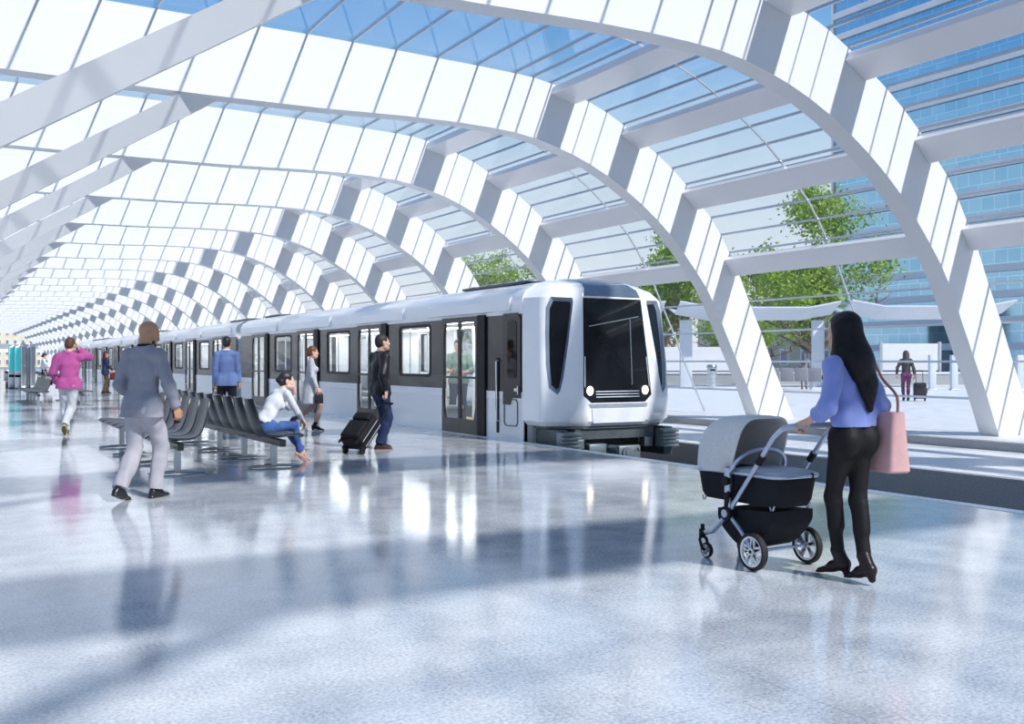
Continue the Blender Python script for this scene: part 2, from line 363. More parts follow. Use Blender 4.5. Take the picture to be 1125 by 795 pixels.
def make_car(name, label, y0, y1, doors, wins, lead):
    """coach body between y0 and y1 (metres behind its own front end)"""
    car = empty(name, (TX, 0, 0), 0, label, 'train car', 'cars of the standing train')
    DZ = 2.14; dw = .73
    holes = [(c-dw-.02, c+dw+.02, 0.0, DZ) for c in doors] + [(a, b, 1.06, 2.05) for a, b in wins]
    for s in (-1, 1):
        wall_zone(s, y0, y1, -.16, .69, holes).build('lower_panel', M['train_low'], car, 0)
        wall_zone(s, y0, y1, .69, .82, holes).build('waist_strip', M['train_white'], car, 0)
        wall_zone(s, y0, y1, .82, 2.14, holes).build('window_band', M['train_band'], car, 0)
        li = MB()
        for z0_, z1_ in ((.0, .82), (.82, 2.14)):
            m_ = wall_zone(s, y0, y1, z0_, z1_, holes); li.add([(x-s*.0705 if abs(abs(x)-HW) < .001 else s*(HW-.085), y, z) for x, y, z in m_.v], m_.f)
        li.build('inner_lining', M['inside_white'], car, 0)
    rf = MB().loft([[(x, y, z) for x, z in ROOF] for y in (y0, y1)], True, closed=True)
    rf.build('roof', M['train_white'], car, 40)
    eq = MB()
    for (a, b) in ((y0+1.1, y0+3.6), (y1-1.9, y1-.3)):
        eq.rbox((0, (a+b)/2, 2.77), (1.3, b-a, .05), .02)
        for k in range(4): eq.cbox((0, a+.3+(b-a-.6)*k/3, 2.80), (1.1, .16, .03))
        eq.build('roof_unit', M['train_grey'], car, 0); eq = MB()
    for c in doors:                                       # gutter fairing over each doorway
        for s in (-1, 1):
            f = MB(); a, b = c-1.95, c+1.35
            f.prism([(s*1.33, 2.19), (s*1.385, 2.21), (s*1.375, 2.38), (s*1.33, 2.47)], max(a, y0+.02), min(b, y1-.02))
            f.build('gutter_fairing', M['train_white'], car, 20)
    for c in doors:
        for s in (-1, 1):
            for k in (-1, 1):
                x0, x1 = s*1.315, s*1.36
                a, b = (c-dw, c-.006) if k < 0 else (c+.006, c+dw)
                outer = [(a, .0), (b, .0), (b, DZ+.02), (a, DZ+.02)]
                i0, i1 = a+(.07 if k < 0 else .035), b-(.035 if k < 0 else .07)
                if k < 0: inner = [(i0+.07, .27), (i1, .27), (i1, 2.06), (i0+.07, 2.06), (i0, 1.85), (i0, .5)]
                else: inner = [(i0, .27), (i1-.07, .27), (i1, .5), (i1, 1.85), (i1-.07, 2.06), (i0, 2.06)]
                lf = ring_plate(outer, inner, x0, x1).build('door_leaf', M['train_frame'], car, 0)
                plate(inner, s*1.33, s*1.34).build('door_glass', M['train_glass'], lf, 0)
                MB().box((min(s*1.345, s*1.365), i0, 1.02), (max(s*1.345, s*1.365), i1, 1.06)).build('crash_bar', M['train_frame'], lf, 0)
            MB().box((min(s*1.30, s*1.362), c-dw-.29, .0), (max(s*1.30, s*1.362), c-dw-.01, DZ+.03)).build('door_pocket_strip', M['black'], car, 0)
    for a, b in wins:
        for s in (-1, 1):
            fr = ring_plate(rrect(a-.03, b+.03, 1.03, 2.08, .10), rrect(a+.025, b-.025, 1.085, 2.025, .07), s*1.30, s*1.333).build('side_window', M['black'], car, 0)
            plate(rrect(a, b, 1.06, 2.05, .08), s*1.305, s*1.315).build('window_glass', M['train_glass'], fr, 0)
    # interior
    MB().box((-1.25, y0+.02, -.10), (1.25, y1-.02, -.01)).build('floor_panel', M['seatblue'], car, 0)
    MB().box((-1.24, y0+.1, 2.122), (1.24, y1-.1, 2.136)).build('ceiling_panel', M['inside_white'], car, 0)
    for x in (-.75, .75): MB().box((x-.10, y0+.5, 2.106), (x+.10, y1-.5, 2.120)).build('ceiling_lamp', M['inside_light'], car, 0)
    for (yy, y2) in ((y0 if not lead else y0+.0, y0+.06), (y1-.06, y1)):
        e = MB(); e.box((-1.3, yy, -.1), (-.6, y2, 2.14)); e.box((.6, yy, -.1), (1.3, y2, 2.14)); e.box((-.6, yy, 2.0), (.6, y2, 2.14))
        e.build('end_wall', M['inside_white'], car, 0)
    for a, b in wins:
        for s in (-1, 1):
            st_ = MB(); w_ = (b-a+.9)
            yc = (a+b)/2
            st_.rbox((s*1.0, yc, .44), (.42, w_, .07), .03); st_.rbox((s*1.2, yc, .72), (.07, w_, .52), .03); st_.box((s*1.0-.17, yc-w_/2+.1, -.01), (s*1.0+.17, yc+w_/2-.1, .41))
            st_.build('seat', M['seatblue'], car, 30)
    for c in doors:
        for (x, y) in ((-.35, c-1.0), (.35, c+1.0), (-.85, c-1.15), (.85, c+1.15)):
            MB().tube([(x, y, -.01), (x, y, 2.12)], .019, 8).build('grab_pole', M['chrome'], car)
        for k in (-1, 1): MB().box((.80, c+k*.95-.02, .05), (1.24, c+k*.95+.02, 2.1)).build('screen_panel', M['inside_white'], car, 0)
        MB().box((.55, c-.5, -.009), (1.2, c+.5, -.003)).build('door_mat', M['yellow'], car, 0)
    if wins:
        MB().box((1.22, wins[0][0]+.2, 1.1), (1.24, wins[0][0]+.5, 1.8)).build('notice_panel', M['red'], car, 0)
    # running gear
    ug = MB(); ug.box((-1.1, y0+.6, -.55), (1.1, y1-.6, -.18))
    ug.build('underframe', M['train_grey'], car, 0)
    for yb in (y0+2.6, y1-2.6):
        bg_ = MB(); bg_.rbox((0, yb, -.52), (1.9, 2.6, .22), .05)
        for yy in (-.95, .95):
            for x in (-.72, .72): bg_.disc((x, yb+yy, -.46), (1, 0, 0), .40, .12, 24)
        bg_.build('bogie', M['train_grey'], car, 30)
    return car
D1 = [16.76, 21.31, 25.86, 30.41]; W1 = [(18.10, 19.62), (22.64, 24.2), (27.2, 28.75)]
car1 = make_car('lead_train_car', 'front car of the white train with raked black windscreen and lit headlights', 14.44, 32.55, D1, W1, True)
car1.name = 'train_car'
D2 = [2.6+4.55*k for k in range(4)]; W2 = [(d+1.40, d+2.92) for d in D2[:3]]
car2 = make_car('train_car', 'second car of the white train, coupled right behind the front car', .1, 18.7, D2, W2, False)
gw = MB(); 
for k in range(8): gw.rbox((0, -.22+.045*k, 1.1), (2.1-(.1 if k % 2 else 0), .05, 2.3), .02)
gw.build('gangway_bellows', M['black'], car2, 0)
car2.location.y = 33.05
for k, lab in enumerate(('third car of the white train, beyond the blue-jacketed man', 'fourth and last visible car of the train, farthest along the platform', )):
    c = copy_tree(car2); c.location.y = 33.05 + 18.95*(k+1); c['label'] = lab
# ---- cab of the front car
CZ = [.28, .36, .66, 1.4, 2.14, 2.40, 2.55, 2.64]
CHB = [1.25, 1.325, 1.327, 1.33, 1.33, 1.33, 1.24, 1.08]
CHW = [1.24, 1.315, 1.32, 1.30, 1.25, 1.21, 1.08, .9]
CYC = [13.95, 13.9, 13.88, 13.92, 13.98, 14.0, 14.1, 14.22]
CWF = [.62, .64, .74, .70, .63, .60, .55, .48]
CYF = [13.60, 13.55, 13.56, 13.63, 13.712, 13.74, 13.80, 13.96]
def itp(z, A): return float(np.interp(z, CZ, A))
def cab_pt(t, z, sg=-1):                # a point of the angled cheek between side and windscreen
    hw, yc, wf, yf = itp(z, CHW), itp(z, CYC), itp(z, CWF), itp(z, CYF)
    return V(sg*(hw + t*(wf-hw)), yc + t*(yf-yc), z)
rings = []
for z in [.28, .30, .36, .5, .66, .9, 1.15, 1.4, 1.65, 1.9, 2.14, 2.3, 2.40, 2.48, 2.55, 2.60, 2.64]:
    hb, hw, yc, wf, yf = itp(z, CHB), itp(z, CHW), itp(z, CYC), itp(z, CWF), itp(z, CYF)
    p = fillet([(-hb, 14.46), (-hw, yc), (-wf, yf), (wf, yf), (hw, yc), (hb, 14.46)], .09, 5)
    rings.append([(q.x, q.y, z) for q in p])
top = [(q[0]*.8, 14.46-(14.46-q[1])*.55, 2.705) for q in rings[-1]]; rings.append(top)
cab = MB().loft(rings).build('cab_shell', M['train_white'], None, 32)
def cutter(outer, inner):               # solid between two rings (outside ring first)
    return MB().loft([outer, inner]).build('cutter', M['black'], None, 0)
def boolean(o, cs):
    for c in cs:
        md = o.modifiers.new('b', 'BOOLEAN'); md.object = c; md.operation = 'DIFFERENCE'; md.solver = 'EXACT'
    bpy.context.view_layer.update(); dg = bpy.context.evaluated_depsgraph_get(); me = bpy.data.meshes.new_from_object(o.evaluated_get(dg)); o.modifiers.clear(); o.data = me
    me.polygons.foreach_set('use_smooth', [True]*len(me.polygons)); me.set_sharp_from_angle(angle=math.radians(32))
    for c in cs: bpy.data.objects.remove(c)
WO = [(.10, 2.22), (.20, 2.40), (.74, 2.385), (.765, 2.33), (.68, 1.665), (.555, 1.072), (.475, .86), (.41, .80), (.20, .905), (.13, 1.294), (.105, 1.813)]
WI = [(.20, 2.20), (.275, 2.335), (.70, 2.32), (.715, 2.28), (.625, 1.62), (.505, 1.072), (.445, .91), (.40, .875), (.275, .95), (.225, 1.33), (.205, 1.80)]
M['surround'] = mat('surround_blue_grey', (.22, .27, .34), .2, .4, var=.05)
cuts = []; cheek = []
for sg in (-1, 1):
    o_ = [cab_pt(a, b, sg) for a, b in WO]; i_ = [cab_pt(a, b, sg) for a, b in WI]
    nn = (cab_pt(1, 1.4, sg)-cab_pt(0, 1.4, sg)).cross(V(0, 0, 1)).normalized()
    if nn.y > 0: nn = -nn
    cuts.append(cutter([p+nn*.05+(p-i_[k])*.9 for k, p in enumerate(o_)], [p-nn*.055 for p in i_]))
    cheek.append((i_, nn))
SCR = [(-.60, 2.39), (.60, 2.39), (.705, .78), (.56, .66), (-.56, .66), (-.705, .78)]
def yfr(z): return itp(z, CYF)
cuts.append(cutter([(x*.985, yfr(z)-.2, z) for x, z in SCR], [(x*.985, yfr(z)+.03, z) for x, z in SCR]))
boolean(cab, cuts); cab.parent = car1
for (i_, nn) in cheek:
    a = [p-nn*.052 for p in i_]; b = [p-nn*.042 for p in i_]
    cw = MB().loft([a, b]).build('cab_side_window', M['blackglass'], car1, 0)
    o2 = [cab_pt(q[0], q[1], 1 if i_[0].x > 0 else -1) for q in WO]
    MB().loft([[p+nn*.004 for p in o2], [p-nn*.040 for p in i_], [p-nn*.046 for p in i_], [p-nn*.003 for p in o2]], cap=False).build('window_surround', M['surround'], cw, 0)
ws = MB().loft([[(x*.985, yfr(z)+.028, z) for x, z in SCR], [(x*.985, yfr(z)+.016, z) for x, z in SCR]]).build('windscreen', M['blackglass'], car1, 0)
def frontbar(x0, z0, x1, z1, w, name, m, par, off=.0):
    return MB().bar((x0, yfr(z0)+off, z0), (x1, yfr(z1)+off, z1), w, w*.6, up=(0, 1, 0)).build(name, m, par, 0)
for z in (.755, .80, .845): frontbar(-.44, z, .44, z, .016, 'chrome_strip', M['chrome'], ws, .012)
for s in (-1, 1): frontbar(s*.655, .92, s*.625, 1.42, .018, 'grab_rail', M['chrome'], ws, .006)
frontbar(-.50, 1.92, .52, 2.10, .012, 'wiper', M['steel'], ws, .008)
frontbar(.30, .95, .34, 2.05, .012, 'wiper_arm', M['steel'], ws, .008)
for s in (-1, 1):
    hl = MB(); hl.sphere((s*.56, yfr(.86)+.0, .86), (.062, .028, .075), 18, 12); hl.build('headlight', M['headlight'], car1)
MB().loft([[(-.57, yfr(2.425)-.012, 2.425), (.57, yfr(2.425)-.012, 2.425), (.57, yfr(2.425)+.02, 2.425), (-.57, yfr(2.425)+.02, 2.425)],
           [(-.53, yfr(2.55)-.012, 2.55), (.53, yfr(2.55)-.012, 2.55), (.53, yfr(2.55)+.02, 2.55), (-.53, yfr(2.55)+.02, 2.55)],
           [(-.46, yfr(2.64)-.012, 2.645), (.46, yfr(2.64)-.012, 2.645), (.46, yfr(2.64)+.05, 2.645), (-.46, yfr(2.64)+.05, 2.645)],
           [(-.42, 14.15, 2.70), (.42, 14.15, 2.70), (.42, 14.2, 2.69), (-.42, 14.2, 2.69)]]).build('visor', mat('visor_blue_grey', (.20, .27, .36), .12, .6, var=.05), car1, 40)
MB().prism([(-.56, .575), (.56, .575), (.60, .645), (-.60, .645)], yfr(.6)-.008, yfr(.6)+.03).build('chin_strip', M['alu'], car1, 0)
MB().prism([(-.53, .33), (.53, .33), (.55, .565), (-.55, .565)], 13.535, 13.62).build('coupler_hatch', mat('hatch_white', (.78, .80, .84), .25, coat=.3, var=.02), car1, 0, bevel=.006)
MB().loft([[(-1.2, 14.3, z), (-1.18, 13.98, z), (-.66, 13.62, z), (.66, 13.62, z), (1.18, 13.98, z), (1.2, 14.3, z)] for z in (.235, .275)]).build('valance', M['train_grey'], car1, 0)
bb = MB(); bb.box((-.80, 13.66, .06), (.80, 13.9, .225)); bb.box((-1.15, 13.6, -.25), (-.98, 14.3, .225)); bb.box((.98, 13.6, -.25), (1.15, 14.3, .225)); bb.box((-1.0, 14.35, -.6), (1.0, 14.45, .2))
bb.build('headstock', M['train_grey'], car1, 0)
for s in (-1, 1):
    ac = MB(); ac.box((min(s*.84, s*1.16), 13.5, -.11), (max(s*.84, s*1.16), 13.66, .195))
    for k in range(5): ac.rbox((s*1.0, 13.47, -.085+.062*k), (.34, .08, .042), .008)
    ac.build('anticlimber', M['buffer'], car1, 0)
    MB().rbox((s*.70, 13.72, -.02), (.17, .12, .16), .01).build('jumper_box', M['steel'], car1, 0)
cp = MB(); cp.disc((0, 13.75, -.14), (0, 1, 0), .085, .8, 20); cp.rbox((.02, 13.32, -.155), (.44, .10, .25), .03); cp.disc((-.06, 13.26, -.14), (0, 1, 0), .085, .05, 24); cp.cbox((-.06, 13.228, -.14), (.06, .02, .06))
cp.tube([(.12, 13.26, -.12), (.16, 13.255, -.06), (.20, 13.26, -.13)], .012); cp.rbox((-.35, 13.8, -.12), (.35, .3, .2), .03)
cp.build('coupler', M['buffer'], car1, 30)
# crew door on the platform side
cd = MB().prism([(14.50, .72), (14.50, 2.06), (14.60, 2.16), (15.10, 2.16), (15.10, .60), (14.86, .60), (14.80, .72)], -1.345, -1.32, plane='yz').build('crew_door', M['train_frame'], car1, 0)
plate(rrect(14.62, 14.93, 1.05, 2.04, .09), -1.352, -1.344).build('crew_door_window', M['blackglass'], cd, 0)
ring_plate(rrect(14.61, 15.08, .235, .70, .08), rrect(14.625, 15.065, .25, .685, .07), -1.34, -1.32).build('door_outline', M['train_grey'], cd, 0)
MB().rbox((-1.36, 14.62, .86), (.03, .10, .05), .008).rbox((-1.36, 14.56, .86), (.02, .03, .14), .006).build('door_handle', M['chrome'], cd, 0)
MB().tube([(-1.335, 15.24, 1.36), (-1.40, 15.24, 1.34), (-1.40, 15.24, .32), (-1.335, 15.24, .30)], .016, 8).build('boarding_rail', M['chrome'], car1)
MB().box((-1.345, 15.27, .1), (-1.325, 15.33, 1.4)).build('boarding_rail_recess', M['black'], car1, 0)
# ================================================================== BENCHES
def bench_seat(parent, y):
    pr = [(-.375, .885), (-.365, .86), (-.335, .72), (-.305, .60), (-.275, .52), (-.235, .455), (-.175, .42), (-.09, .405), (.02, .408), (.13, .42), (.21, .425), (.26, .412), (.275, .395)]
    rings = []; NW = 9; th_ = .016
    for i, (x, z) in enumerate(pr):
        a, b = V(pr[max(i-1, 0)]), V(pr[min(i+1, len(pr)-1)]); t = (b-a).normalized(); nn = V(-t.y, t.x)   # towards the sitter
        u = i/(len(pr)-1); wd = .235 if 1 < i < len(pr)-2 else (.215 if i in (1, len(pr)-2) else .18)
        f, k = [], []
        for j in range(NW):
            s = -1+2*j/(NW-1); dish = .028*(s*s)
            c = V(x, z) + nn*dish
            f.append((c.x, y+s*wd, c.y)); q = c - nn*th_; k.append((q.x, y+s*wd, q.y))
        rings.append(f + k[::-1])
    MB().loft(rings).build('seat', M['bench'], parent, 50)
def make_bench(loc, rz, label, n=9, legs=(.15, 1.56, 2.97, 4.38)):
    b = empty('waiting_bench', loc, rz, label, 'bench', 'benches of linked grey seats on the platform')
    L_ = n*.54
    MB().rbox((0, L_/2-.27, .335), (.075, L_-.02, .085), .008).build('beam', M['beam'], b, 0)
    for y in legs:
        lg = MB(); lg.rbox((0, y, .17), (.075, .075, .30), .006); lg.cbox((0, y, .315), (.2, .06, .02))
        lg = lg.build('leg', M['steel'], b, 0)
        MB().tube([(-.33, y, .016), (-.30, y, .02), (0, y, .03), (.30, y, .02), (.33, y, .016)], [.012, .017, .02, .017, .012], 10).build('foot_bar', M['steel'], lg)
    for k in range(n): bench_seat(b, .54*k)
    for y in (.27+.54*(n//2), ): pass
    return b
b1 = make_bench((3.66, 12.36, 0), 0, 'linked grey seats facing the train, with the seated woman at its near end')
def cb(loc, rz, label):
    c = copy_tree(b1); c.location = loc; c.rotation_euler = (0, 0, rz); c['label'] = label; return c
cb((2.45, 12.42+8*.54, 0), PI, 'linked grey seats facing away from the train, behind the man in the grey suit')
cb((2.52, 33.0+8*.54, 0), PI, 'distant grey bench left of the man in the magenta shirt')
cb((3.72, 32.9, 0), 0, 'distant grey bench showing right of the man in the magenta shirt')
# ================================================================== TICKET MACHINES
def kiosk(loc, label, screen=True, w=.62, d=.75, h=2.12, m='alu'):
    k = empty('ticket_machine' if screen else 'service_cabinet', loc, 0, label, 'ticket machine' if screen else 'cabinet', 'silver cabinets on the far left')
    MB().rbox((0, 0, h/2+.03), (w, d, h-.06), .03).build('body', M[m], k, 30)
    MB().rbox((0, 0, .04), (w*.92, d*.92, .08), .01).build('plinth', M['train_grey'], k, 0)
    MB().rbox((0, 0, h+.01), (w*1.05, d*1.03, .05), .015).build('cap', M['steel'], k, 0)
    if screen:
        f = MB().rbox((0, -d/2-.012, 1.40), (w*.86, .03, 1.30), .02).build('screen_frame', M['inside_white'], k, 0)
        MB().rbox((0, -d/2-.03, 1.42), (w*.66, .012, 1.12), .01).build('screen', M['teal'], f, 0)
        MB().rbox((.0, -d/2-.02, .62), (.26, .05, .12), .015).build('ticket_tray', M['black'], k, 0)
    else:
        MB().rbox((0, -d/2-.006, 1.1), (w*.8, .02, 1.85), .01).build('door', M['steel'], k, 0)
        MB().rbox((w*.3, -d/2-.02, 1.1), (.03, .03, .16), .006).build('handle', M['chrome'], k, 0)
    return k
def kx(x, d): xc = (x-562.5)/1100*d; return (xc*math.cos(TH)+d*math.sin(TH), d*math.cos(TH)-xc*math.sin(TH), 0)
kiosk(kx(12.6, 48.6), 'silver ticket machine with a teal screen, leftmost of the cabinet group', w=.26, d=.5)
kiosk(kx(19.4, 48.2), 'silver ticket machine with a teal screen, second from the left in the group', w=.27, d=.5)
kiosk(kx(25.6, 47.8), 'narrow blank pale cabinet right beside the second ticket machine', False, .19, .4, 2.16, 'inside_white')
kiosk(kx(30.8, 48.4), 'dark-shaded middle cabinet with a plain steel door, between two pale ones', False, .22, .4, 2.14, 'steel')
kiosk(kx(36.2, 48.0), 'blank pale cabinet at the right end of the group, by the dark-haired woman', False, .22, .4, 2.12, 'inside_white')
lb = empty('litter_bin', kx(7.5, 50), 0, 'small grey litter bin left of the ticket machines', 'bin')
MB().rbox((0, 0, .62), (.26, .3, .55), .05).build('body', M['steel'], lb, 30); MB().rbox((0, 0, .16), (.12, .12, .32), .01).build('post', M['train_grey'], lb, 0)
MB().rbox((0, -.15, .78), (.18, .03, .10), .01).build('opening', M['black'], lb, 0)
# ================================================================== STROLLER
M['fab_dark'] = mat('bassinet_fabric', (.012, .013, .017), .8, bump=.25, bscale=420, spec=.25, var=.1, vscale=40)
M['fab_hood'] = mat('hood_canvas', (.68, .67, .66), .9, bump=.3, bscale=380, sheen=.1, var=.06, vscale=60)
M['fab_apron'] = mat('apron_cloth', (.50, .54, .60), .85, bump=.2, bscale=300, var=.05)
M['frame_alu'] = mat('stroller_alu', (.48, .54, .66), .32, .75, var=.05)
M['tyre'] = mat('tyre_rubber', (.010, .010, .011), .7, bump=.3, bscale=120)
M['rim'] = mat('wheel_rim', (.70, .72, .75), .3, .5, var=.03)
sx0 = 4.77; sr = empty('baby_stroller', (sx0, 4.95, 0), 0, 'stroller with pale grey hood and dark bassinet, pushed by the woman in blue', 'stroller')
def stw(name, c, R_, wd, spokes=5):
    w_ = MB(); n = 40; prof_ = [(R_*.80, -wd*.45), (R_*.93, -wd*.5), (R_*.985, -wd*.28), (R_, 0), (R_*.985, wd*.28), (R_*.93, wd*.5), (R_*.80, wd*.45)]
    rings = [[(c[0]+b, c[1]+a*math.cos(2*PI*k/n), c[2]+a*math.sin(2*PI*k/n)) for a, b in prof_] for k in range(n)]
    m_ = len(prof_); vs = [p for r in rings for p in r]
    fs = [(i*m_+k, ((i+1) % n)*m_+k, ((i+1) % n)*m_+(k+1) % m_, i*m_+(k+1) % m_) for i in range(n) for k in range(m_)]
    t = w_.add(vs, fs).build(name, M['tyre'], sr, 40)
    r = MB(); q = [(R_*.70, -wd*.34), (R_*.82, -wd*.42), (R_*.82, wd*.42), (R_*.70, wd*.34)]
    rings = [[(c[0]+b, c[1]+a*math.cos(2*PI*k/n), c[2]+a*math.sin(2*PI*k/n)) for a, b in q] for k in range(n)]; m_ = 4
    r.add([p for g in rings for p in g], [(i*m_+k, ((i+1) % n)*m_+k, ((i+1) % n)*m_+(k+1) % m_, i*m_+(k+1) % m_) for i in range(n) for k in range(m_)])
    for k in range(spokes):
        a = 2*PI*k/spokes+.3; d = V(0, math.cos(a), math.sin(a))
        for off in (-.13, .13):
            e = V(0, math.cos(a+off), math.sin(a+off)); r.bar(V(c)+d*R_*.12, V(c)+e*R_*.74, wd*.5, R_*.10, up=(1, 0, 0))
    r.disc(c, (1, 0, 0), R_*.20, wd*1.0, 20); r.build('rim', M['rim'], t, 30)
    MB().disc(c, (1, 0, 0), R_*.09, wd*1.15, 14).build('hub_cap', M['black'], t, 30)
    return t
for x in (-.235, .25): stw('rear_wheel', (x, -.125, .1235), .1235, .045)
for x in (-.20, .13): stw('front_wheel', (x, .36, .052), .052, .03, 4)
for x in (-.20, .13):
    f = MB(); f.tube([(x, .36, .052), (x-.028, .375, .06), (x-.03, .40, .12), (x, .41, .155)], .011, 8); f.tube([(x, .36, .052), (x+.028, .375, .06), (x+.03, .40, .12), (x, .41, .155)], .011, 8)
    f.disc((x, .41, .16), (0, 0, 1), .022, .06, 14); f.disc((x, .405, .20), (0, 0, 1), .014, .05, 12)
    f.rbox((x, .395, .165), (.05, .04, .03), .008); f.build('front_fork', M['black'], sr, 40)
    MB().tube([(x, .40, .165), (x*.99-.002, .30, .19), (-.225 if x < 0 else .225, .115, .335)], .017, 10).build('front_leg', M['frame_alu'], sr)
for s in (-1, 1):
    x = s*.232
    MB().tube([(x, .112, .34), (x, .0, .25), (x*.98, -.125, .1235)], .014, 10).build('rear_leg', M['frame_alu'], sr)
    j = MB(); j.disc((x, .112, .34), (1, 0, 0), .048, .055, 24); j.build('hinge_hub', M['black'], sr, 30)
    MB().disc((x+s*.03, .112, .34), (1, 0, 0), .027, .012, 20).build('hinge_button', M['frame_alu'], sr, 30)
    up = MB(); up.rbox((x, .112, .43), (.04, .045, .13), .01); up.build('upright', M['black'], sr, 30)
    up = MB(); up.tube([(x, .10, .36), (x, .112, .48)], .02, 10); up.tube([(x, .112, .48), (x, .112, .64)], [.024, .026], 12); up.build('carry_bracket', M['frame_alu'], sr, 40)
    MB().disc((x+s*.02, .112, .555), (1, 0, 0), .032, .03, 20).build('bracket_ring', M['black'], sr, 30)
MB().tube([(-.235, -.125, .1235), (.25, -.125, .1235)], .010, 10).build('axle', M['frame_alu'], sr)
MB().tube([(-.225, .115, .335), (0, .13, .335), (.225, .115, .335)], .014, 10).build('cross_bar', M['black'], sr)
# handle: two side tubes and a grip bar; local y is measured from the hinge side
hp = [(-.228, .09, .37), (-.228, -.14, .66), (-.228, -.30, .865), (-.222, -.375, .925), (-.19, -.42, .942), (0, -.43, .945), (.19, -.42, .942), (.222, -.375, .925), (.228, -.30, .865), (.228, -.14, .66), (.228, .09, .37)]
def smooth_path(pts, n=6):
    P = [V(p) for p in pts]; res = []
    for i in range(len(P)-1):
        p0, p1, p2, p3 = P[max(i-1, 0)], P[i], P[i+1], P[min(i+2, len(P)-1)]
        for k in range(n):
            t = k/n; res.append(.5*((2*p1)+(-p0+p2)*t+(2*p0-5*p1+4*p2-p3)*t*t+(-p0+3*p1-3*p2+p3)*t**3))
    return res + [P[-1]]
hb = MB().tube([V(p) for p in hp[:3]] + smooth_path(hp[2:9])[1:] + [V(p) for p in hp[9:]], .0155, 12).build('handlebar', M['frame_alu'], sr)
MB().tube(smooth_path(hp[3:8]), .0185, 12).build('grip', mat('grip_foam', (.42, .46, .55), .6, bump=.2, bscale=200), hb)
for s in (-1, 1): MB().tube([(s*.228, -.165, .692), (s*.228, -.205, .742)], .024, 12).build('clamp', M['black'], hb)
# bassinet tub
def tub(z, e, r=.10, n=6):
    x0, x1, y0, y1 = -.205-e, .205+e, -.30-e*1.2, .50+e
    pts = []
    for (cx_, cy_, a0) in ((x1-r, y1-r, 0), (x0+r, y1-r, 90), (x0+r, y0+r, 180), (x1-r, y0+r, 270)):
        for k in range(n+1):
            a = math.radians(a0+90*k/n); pts.append((cx_+r*math.cos(a), cy_+r*math.sin(a), z))
    return pts
MB().loft([tub(.405, -.075, .06), tub(.41, -.04, .07), tub(.45, -.02, .09), tub(.60, .0), tub(.605, .0)]).build('bassinet', M['fab_dark'], sr, 40)
MB().tube(tub(.61, .004), .0135, 10, closed=True).build('bassinet_rim', M['frame_alu'], sr)
def apron_pts(z, e): return [p for p in tub(z, e)]
ap = MB().loft([[(x, min(y, .13), z) for x, y, z in tub(.615, .004)], [(x*.97, min(y, .13)*.98, .632) for x, y, z in tub(.62, 0)], [(x*.80, min(y*.85, .10), .642) for x, y, z in tub(.62, 0)]]).build('apron', M['fab_apron'], sr, 50)
for y in (-.36, ): MB().rbox((.10, -.305, .612), (.015, .03, .03), .004).build('press_stud', M['black'], ap, 0)
# hood: a half barrel swept from the hinge line to the front of the tub
hood = MB(); rings = []; NA, NS = 22, 18
for i in range(NS+1):
    u = i/NS; ang = math.radians(74 + (184-74)*u)
    row = []
    for j in range(NA+1):
        v = -1+2*j/NA; a_ = PI*(1-(v+1)/2)                  # superellipse arch from side to side
        x = .222*math.copysign(abs(math.cos(a_))**.42, math.cos(a_)); k1 = max(0, math.sin(a_))**.42
        sx_ = -math.cos(ang); sz_ = math.sin(ang)
        q_ = (abs(sx_)**2.7 + abs(sz_)**2.7)**(-1/2.7)
        row.append((x, .105 + sx_*q_*k1*.405, .612 + sz_*q_*k1*.365))
    rings.append(row)
vs = [p for r in rings for p in r]; k_ = NA+1
hood.add(vs, [(i*k_+j, i*k_+j+1, (i+1)*k_+j+1, (i+1)*k_+j) for i in range(NS) for j in range(NA)])
ho = hood.build('hood', M['fab_hood'], sr, 60); sm = ho.modifiers.new('thickness', 'SOLIDIFY'); sm.thickness = .012; sm.offset = 0
MB().tube([rings[0][j] for j in range(NA+1)], .008, 8).build('hood_hem', M['fab_hood'], ho)
bow = [(-.236, .112, .60)] + [(-.232*math.cos(a) , .07-.06*math.sin(a), .64+.125*math.sin(a)) for a in [PI*k/12 for k in range(13)]] + [(.236, .112, .60)]
MB().tube(smooth_path(bow, 3), .0135, 10).build('carry_bow', M['frame_alu'], sr)
# under-seat basket: boat shape
rings = []
for i in range(17):
    t = i/16; y = -.235+.50*t; dpt = .03 + .225*math.sin(PI*(t*.94+.03))**.60; zt = .385-.03*t; w_ = .185
    rings.append([(-w_, y, zt), (-w_, y, zt-dpt*.6), (-w_*.96, y, zt-dpt*.88), (-w_*.86, y, zt-dpt*.98), (0, y, zt-dpt), (w_*.86, y, zt-dpt*.98), (w_*.96, y, zt-dpt*.88), (w_, y, zt-dpt*.6), (w_, y, zt)])
MB().loft(rings).build('basket', M['fab_dark'], sr, 50)
for (x, y) in ((-.17, .40), (-.16, -.24), (.16, -.24)):
    MB().tube([(x, y, .425), (x-.002, y+.012, .395), (x, y+.03, .39), (x, y+.04, .42)], .006, 6).build('hook', M['steel'], sr)
